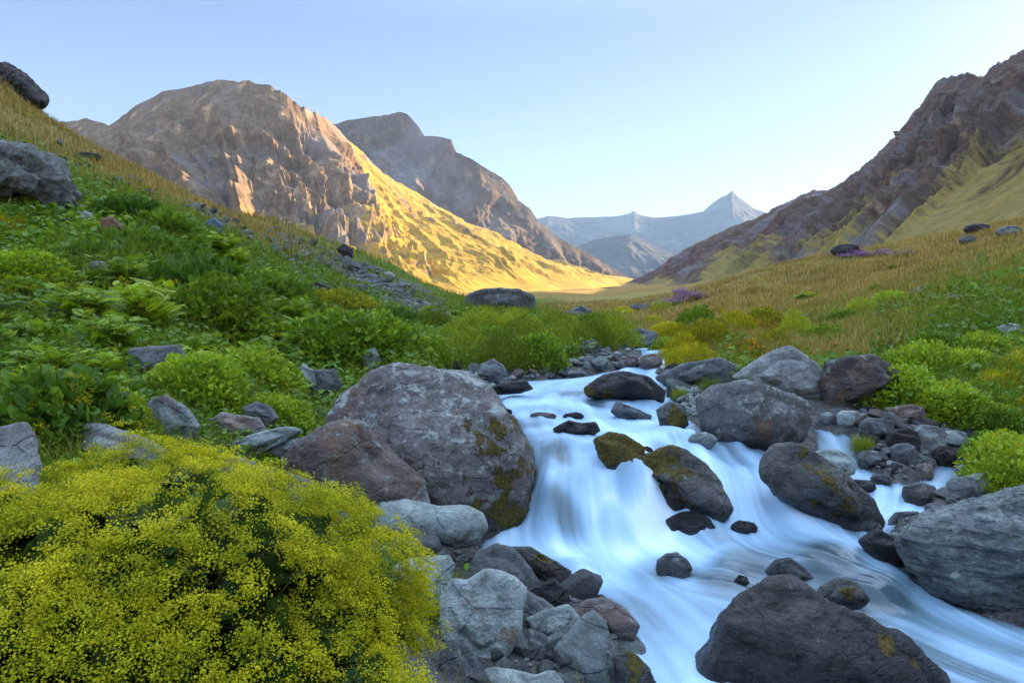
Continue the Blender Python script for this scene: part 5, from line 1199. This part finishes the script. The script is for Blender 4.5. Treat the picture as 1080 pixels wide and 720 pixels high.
B['spike'] = spike('flower_spike', 43)
B['tuft'] = tuft('grass_tuft', 44, 420, 0.30, 'grass')

def plant(proto, px, py, wpx, label, cat='plant', group=None, sz=1.0, half=0.75):
    """place so that its foot shows at (px, py) and it spans wpx"""
    x, y = at(px, py); return place(B[proto], x, y, wpx/F*y/(2*half), label, cat, group, sz=sz)
# left bank, by hand
plant('mantle', 62, 478, 190, 'leafy shrub with yellow flower sprays behind the pale boulder on the left', 'shrub', sz=1.25)
plant('yellow', 118, 458, 120, 'yellow flowering shrub between the dark bluish block and the leaning teal rock', 'shrub')
plant('broad2', 12, 430, 130, 'dark large-leaved plant at the left edge above the upright slab', 'plant')
plant('fern', 205, 318, 150, 'wide dark green feathery mound in the middle of the left slope', 'shrub', half=0.8)
plant('fern', 285, 318, 90, 'small dark green feathery mound right of the wide one on the left slope', 'shrub', half=0.8)
plant('yellow', 288, 450, 90, 'yellow-tipped plant above the purplish flat stone on the left bank', 'plant')
plant('umbel', 310, 440, 80, 'thin yellow-flowered plant left of the brown boulder', 'plant')
plant('frond', 232, 425, 110, 'light green feathery plant right of the dark bluish block', 'plant')
plant('umbel', 285, 395, 120, 'pale yellow-green umbel plant left of the small blue-green twin stones', 'plant')
plant('tuft', 268, 462, 60, 'grass tuft with dead orange heads growing by the brown rock', 'grass tuft')
plant('ochre', 440, 378, 48, 'reddish-brown round shrub at the left end of the green belt', 'shrub')
plant('olive', 418, 372, 36, 'brownish-green shrub behind the upright grey stone', 'shrub')
# right bank, by hand
plant('ochre', 787, 384, 66, 'orange-tinted mound shrub on the flat shelf rock of the right bank', 'shrub', half=0.8, sz=1.35)
plant('spurge', 730, 388, 66, 'bright yellow-green mound hanging over the flat grey shelf', 'shrub', half=0.8, sz=1.3)
for px, py, w, pr in ((722, 372, 46, 'spurge'), (748, 366, 64, 'spurge'), (702, 384, 34, 'spurge'), (815, 372, 52, 'spurge'), (775, 356, 60, 'spurge'), (735, 352, 54, 'yellow'), (712, 358, 40, 'spurge'), (806, 350, 56, 'spurge'), (838, 362, 44, 'willow')):
    plant(pr, px, py, w, 'yellow-green mound shrub in the row above the right shore of the upper stream', 'shrub', 'mound shrubs above the right shore', sz=1.5, half=0.8)
plant('yellow', 872, 366, 70, 'bright yellow shrub alone in the meadow above the pale outcrop', 'shrub', half=0.75, sz=0.9)
plant('ochre', 900, 364, 40, 'small orange-brown shrub right of the bright yellow one', 'shrub')
plant('yellow', 1000, 440, 90, 'yellow flowering shrub right above the blue-grey rounded boulder', 'shrub', sz=1.1)
plant('yellow', 1062, 505, 110, 'yellow-green shrub above the layered outcrop at the right edge', 'shrub', sz=1.1)
plant('willow2', 945, 432, 100, 'green leafy shrub hanging over the blocky dark brown rock', 'shrub')
plant('tuft', 910, 474, 34, 'round bright grass tuft among the stones of the right bank', 'grass tuft', half=0.3)
plant('tuft', 748, 413, 34, 'bright grass tuft behind the big speckled boulder', 'grass tuft', half=0.3)
plant('tuft', 717, 420, 26, 'small grass tuft on the right shore of the upper stream', 'grass tuft', half=0.3)
for i, (px, w) in enumerate([(430, 0), ]): pass

def belt(poly, n, protos, wpx, label, cat, group, sep=0.42, sz=(0.9, 1.2), half=0.75, rgd=None):
    q = np.array(poly, float); mine = []; tries = 0
    while len(mine) < n and tries < n*60:
        tries += 1; px = random.uniform(q[:, 0].min(), q[:, 0].max()); py = random.uniform(q[:, 1].min(), q[:, 1].max())
        if poly_sd(q, [px], [py])[0] > 0: continue
        Y = hit(px, py, False)
        if Y is None: continue
        w = random.uniform(*wpx)
        if any(abs(px-a) < (w+c)*sep and abs(py-b) < (w+c)*sep*0.35 for a, b, c in mine): continue
        x = (px-540)/F*Y
        if float(stream_sd(x, Y)) < 0.15 and py > 400: continue
        mine.append((px, py, w)); pr = random.choice(protos)
        l = label[pr] if isinstance(label, dict) else label
        place(B[pr], x, Y, w/F*Y/(2*half), l, cat, group, sz=random.uniform(*sz))
for px, w, pr in ((452, 62, 'willow2'), (492, 66, 'willow'), (530, 62, 'willow'), (566, 66, 'willow2'), (598, 62, 'willow'), (628, 54, 'willow')):
    plant(pr, px, 388 if px < 580 else 384-(px-580)*0.35, w, 'bright green willow shrub in the belt on the left shore of the upper stream', 'shrub', 'willow belt of the upper left shore', sz=1.15)
belt([(440,385),(500,386),(560,388),(640,372),(655,352),(600,345),(500,345),(430,352)], 34, ['willow', 'willow2', 'willow'], (44, 66), 'bright green willow shrub in the belt on the left shore of the upper stream', 'shrub', 'willow belt of the upper left shore', 0.33, (0.75, 1.05))
belt([(700,372),(705,350),(800,345),(840,352),(800,378),(730,378)], 10, ['spurge', 'spurge', 'yellow', 'ochre'], (44, 66), 'yellow-green mound shrub in the row above the right shore of the upper stream', 'shrub', 'mound shrubs above the right shore', 0.36, (0.8, 1.1), 0.8)
belt([(640,345),(700,342),(700,330),(640,330)], 6, ['spurge', 'willow'], (24, 38), 'small green mound shrub at the head of the stream', 'shrub', 'mound shrubs at the head of the stream', 0.4)
belt([(905,430),(920,400),(960,385),(1080,370),(1120,400),(1120,500),(1060,520),(1040,460),(990,440)], 44, ['willow2', 'yellow', 'willow2', 'willow', 'frond', 'spurge', 'yellow'], (60, 105), 'green leafy shrub in the thicket covering the right bank', 'shrub', 'shrub thicket of the right bank', 0.30, (0.8, 1.15))
belt([(850,362),(940,385),(1080,372),(1120,330),(1080,300),(950,320),(880,345)], 30, ['olive', 'willow2', 'frond', 'olive', 'yellow', 'olive'], (34, 62), 'low shrub scattered in the grass of the right-hand slope', 'shrub', 'shrubs of the right-hand slope', 0.36, (0.6, 0.9))
belt([(620,345),(720,335),(900,340),(1090,300),(1090,262),(900,290),(760,312),(640,330)], 34, ['olive', 'willow', 'frond', 'olive'], (20, 44), 'small olive bush dotted across the golden meadow', 'bush', 'bushes in the golden meadow', 0.6, (0.5, 0.8))
LL = 'leafy green herb in the dense growth on the left slope'
belt([(-40,470),(-40,300),(120,300),(240,330),(380,372),(420,380),(330,392),(300,430),(215,440),(150,412),(100,440),(60,455)], 95, ['umbel', 'broad', 'frond', 'frond', 'umbel', 'yellow', 'umbel', 'willow2'], (75, 125), {'umbel': 'umbel-flowered green plant in the lower left slope growth', 'broad': 'broad-leaved green plant in the lower left slope growth', 'broad2': 'lobed-leaved dark green plant in the lower left slope growth', 'frond': 'feathery green plant in the lower left slope growth', 'yellow': 'yellow-flowered shrub in the lower left slope growth', 'willow2': 'rounded green bush in the lower left slope growth'}, 'plant', 'green plants of the lower left slope', 0.27, (0.75, 1.1), 0.6)
belt([(-40,305),(-40,205),(60,215),(130,225),(200,255),(300,300),(420,345),(440,372),(330,362),(200,325)], 95, ['frond', 'fern', 'broad', 'umbel', 'fern', 'spurge'], (46, 80), {'frond': 'feathery light green plant of the upper left slope', 'fern': 'dark green fern-like mound of the upper left slope', 'broad': 'broad-leaved plant of the upper left slope', 'umbel': 'umbel-flowered plant of the upper left slope', 'spurge': 'yellow-green mound plant of the upper left slope'}, 'plant', 'green plants of the upper left slope', 0.27, (0.6, 0.95), 0.65)
belt([(330,330),(460,330),(640,335),(640,348),(480,350),(420,352)], 26, ['willow', 'frond', 'olive'], (22, 40), 'small green bush in the meadow behind the willow belt', 'bush', 'bushes behind the willow belt', 0.4, (0.5, 0.8))
belt([(140,425),(220,440),(300,470),(340,500),(300,490),(210,470)], 12, ['umbel', 'broad2', 'tuft'], (34, 54), 'small green plant growing between the rocks of the left bank', 'plant', 'small plants between the left bank rocks', 0.5)
belt([(690,328),(740,318),(738,308),(700,316)], 14, ['spike'], (8, 13), 'purple-pink flower clump in the patch in front of the meadow', 'flower', 'purple flower patch in the meadow', 0.2, (0.38, 0.55), 0.35)
belt([(878,274),(960,271),(955,267),(885,269)], 18, ['spike'], (7, 11), 'pink flower clump in the band along the right skyline', 'flower', 'pink flower band on the right skyline', 0.2, (0.32, 0.48), 0.35)

# --- ground cover nobody could count
def grass_cover(name, n, lmat, mask, hrange, label, lean=0.4, vmin=2.2, vmax=80):
    rg = np.random.default_rng(len(name)); u = rg.uniform(-1.15, 1.15, n*3); v = rg.uniform(math.log(vmin), math.log(vmax), n*3)
    y = np.exp(v); x = u*y; w = mask(x, y); k = rg.random(len(x)) < w; x, y = x[k][:n], y[k][:n]
    z = land_z(x, y); p = np.stack([x/3, y/3, 0*x], 1)
    h = rg.uniform(*hrange, len(x))*(1+0.5*fbm(p, 2, 15))*np.clip(y/9, 0.55, 1.25); wd = np.clip(0.0008*y, 0.0035, 0.04)*rg.uniform(0.7, 1.4, len(x))
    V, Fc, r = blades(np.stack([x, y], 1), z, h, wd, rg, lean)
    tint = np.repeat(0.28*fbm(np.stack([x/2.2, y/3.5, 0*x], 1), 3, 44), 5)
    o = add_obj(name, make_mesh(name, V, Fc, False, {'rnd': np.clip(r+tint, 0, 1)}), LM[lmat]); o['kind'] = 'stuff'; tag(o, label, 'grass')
def m_dry(x, y):
    d, g, b = cover_masks(x, y); n = fbm(np.stack([x*0.3, y*0.2, 0*x], 1), 3, 71)
    return np.clip(d*(0.75+0.7*n), 0, 1)*(1-0.9*b)*np.where(x < 0, 0.62, 1.0)*(stream_sd(x, y) > 0.6)
def m_green(x, y):
    d, g, b = cover_masks(x, y); n = fbm(np.stack([x*0.3, y*0.2, 0*x], 1), 3, 72)
    return np.clip((1-np.where(x < 0, 0.86, 0.93)*d)*(0.8+0.6*n), 0, 1)*(1-0.85*b)*(1-np.clip(g*1.3, 0, 1))*(stream_sd(x, y) > 0.5)
grass_cover('dry_grass', 230000, 'dry', m_dry, (0.16, 0.36), 'golden dry grass covering the meadow and the upper left hillside', 0.5, 9, 90)
grass_cover('green_grass', 150000, 'grass', m_green, (0.18, 0.42), 'green grass growing between the plants on both slopes', 0.5)
def undergrowth():
    rg = np.random.default_rng(3); n = 60000; u = rg.uniform(-1.1, 1.1, n*2); v = rg.uniform(math.log(2.2), math.log(34), n*2); y = np.exp(v); x = u*y
    d, g, b = cover_masks(x, y); right = u > 0.2
    k = rg.random(len(x)) < (1-d)**2*(1-np.clip(g*1.4, 0, 1))*(1-b)*(stream_sd(x, y) > 0.5); x, y = x[k][:n], y[k][:n]; n = len(x)
    p = np.stack([x, y, land_z(x, y)+rg.uniform(0, 0.20, n)*np.clip(y/7, 0.5, 1.5)], 1); a = rg.uniform(0, 6.28, n)
    s = np.clip(0.010*y, 0.05, 0.16)*rg.uniform(0.6, 1.3, n)
    tint = fbm(np.stack([x/1.2, y/1.6, 0*x], 1), 3, 33)
    dt = leaves('ovate', p, np.stack([np.cos(a), np.sin(a), rg.uniform(0, 0.8, n)], 1), np.array([0, 0, 1.0])+0.5*rg.normal(size=(n, 3)), s, np.clip(0.42+0.5*tint+0.2*rg.normal(size=n), 0, 1))
    o = add_obj('undergrowth', make_mesh('undergrowth', dt[0], dt[1], False, {'rnd': dt[2]}), LM['herb2']); o['kind'] = 'stuff'; tag(o, 'low leafy undergrowth covering the ground of both banks', 'undergrowth')
undergrowth()

# --- leave out the copies the photograph would show nothing of
def prune():
    bpy.context.view_layer.update(); dg = bpy.context.evaluated_depsgraph_get(); eye = Vector((0, 0, 0)); rg = np.random.default_rng(1); gone = 0
    hz = bpy.data.objects.get('haze'); hz.hide_viewport = True; bpy.context.view_layer.update(); dg = bpy.context.evaluated_depsgraph_get()
    for o in SCATTER:
        objs = [o]+list(o.children); names = {a.name for a in objs}; seen = 0
        for a in objs:
            if a.type != 'MESH': continue
            n = len(a.data.polygons)
            for i in rg.integers(0, n, 26 if len(objs) > 1 else 40):
                w = a.matrix_world @ a.data.polygons[int(i)].center
                if w.y < 0.3: continue
                sx, sy = 540+F*w.x/w.y, HOR-F*w.z/w.y
                if not (2 < sx < 1078 and 2 < sy < 718): continue
                ok, loc, _n, _i, ob, _m = scene.ray_cast(dg, eye, w.normalized(), distance=w.length+0.5)
                if ok and ob.name in names: seen += 1
                if seen >= 2: break
            if seen >= 2: break
        if seen < 2:
            for a in objs[1:]: bpy.data.objects.remove(a)
            bpy.data.objects.remove(o); gone += 1
    hz.hide_viewport = False
    print('left out', gone, 'of', len(SCATTER))
prune()
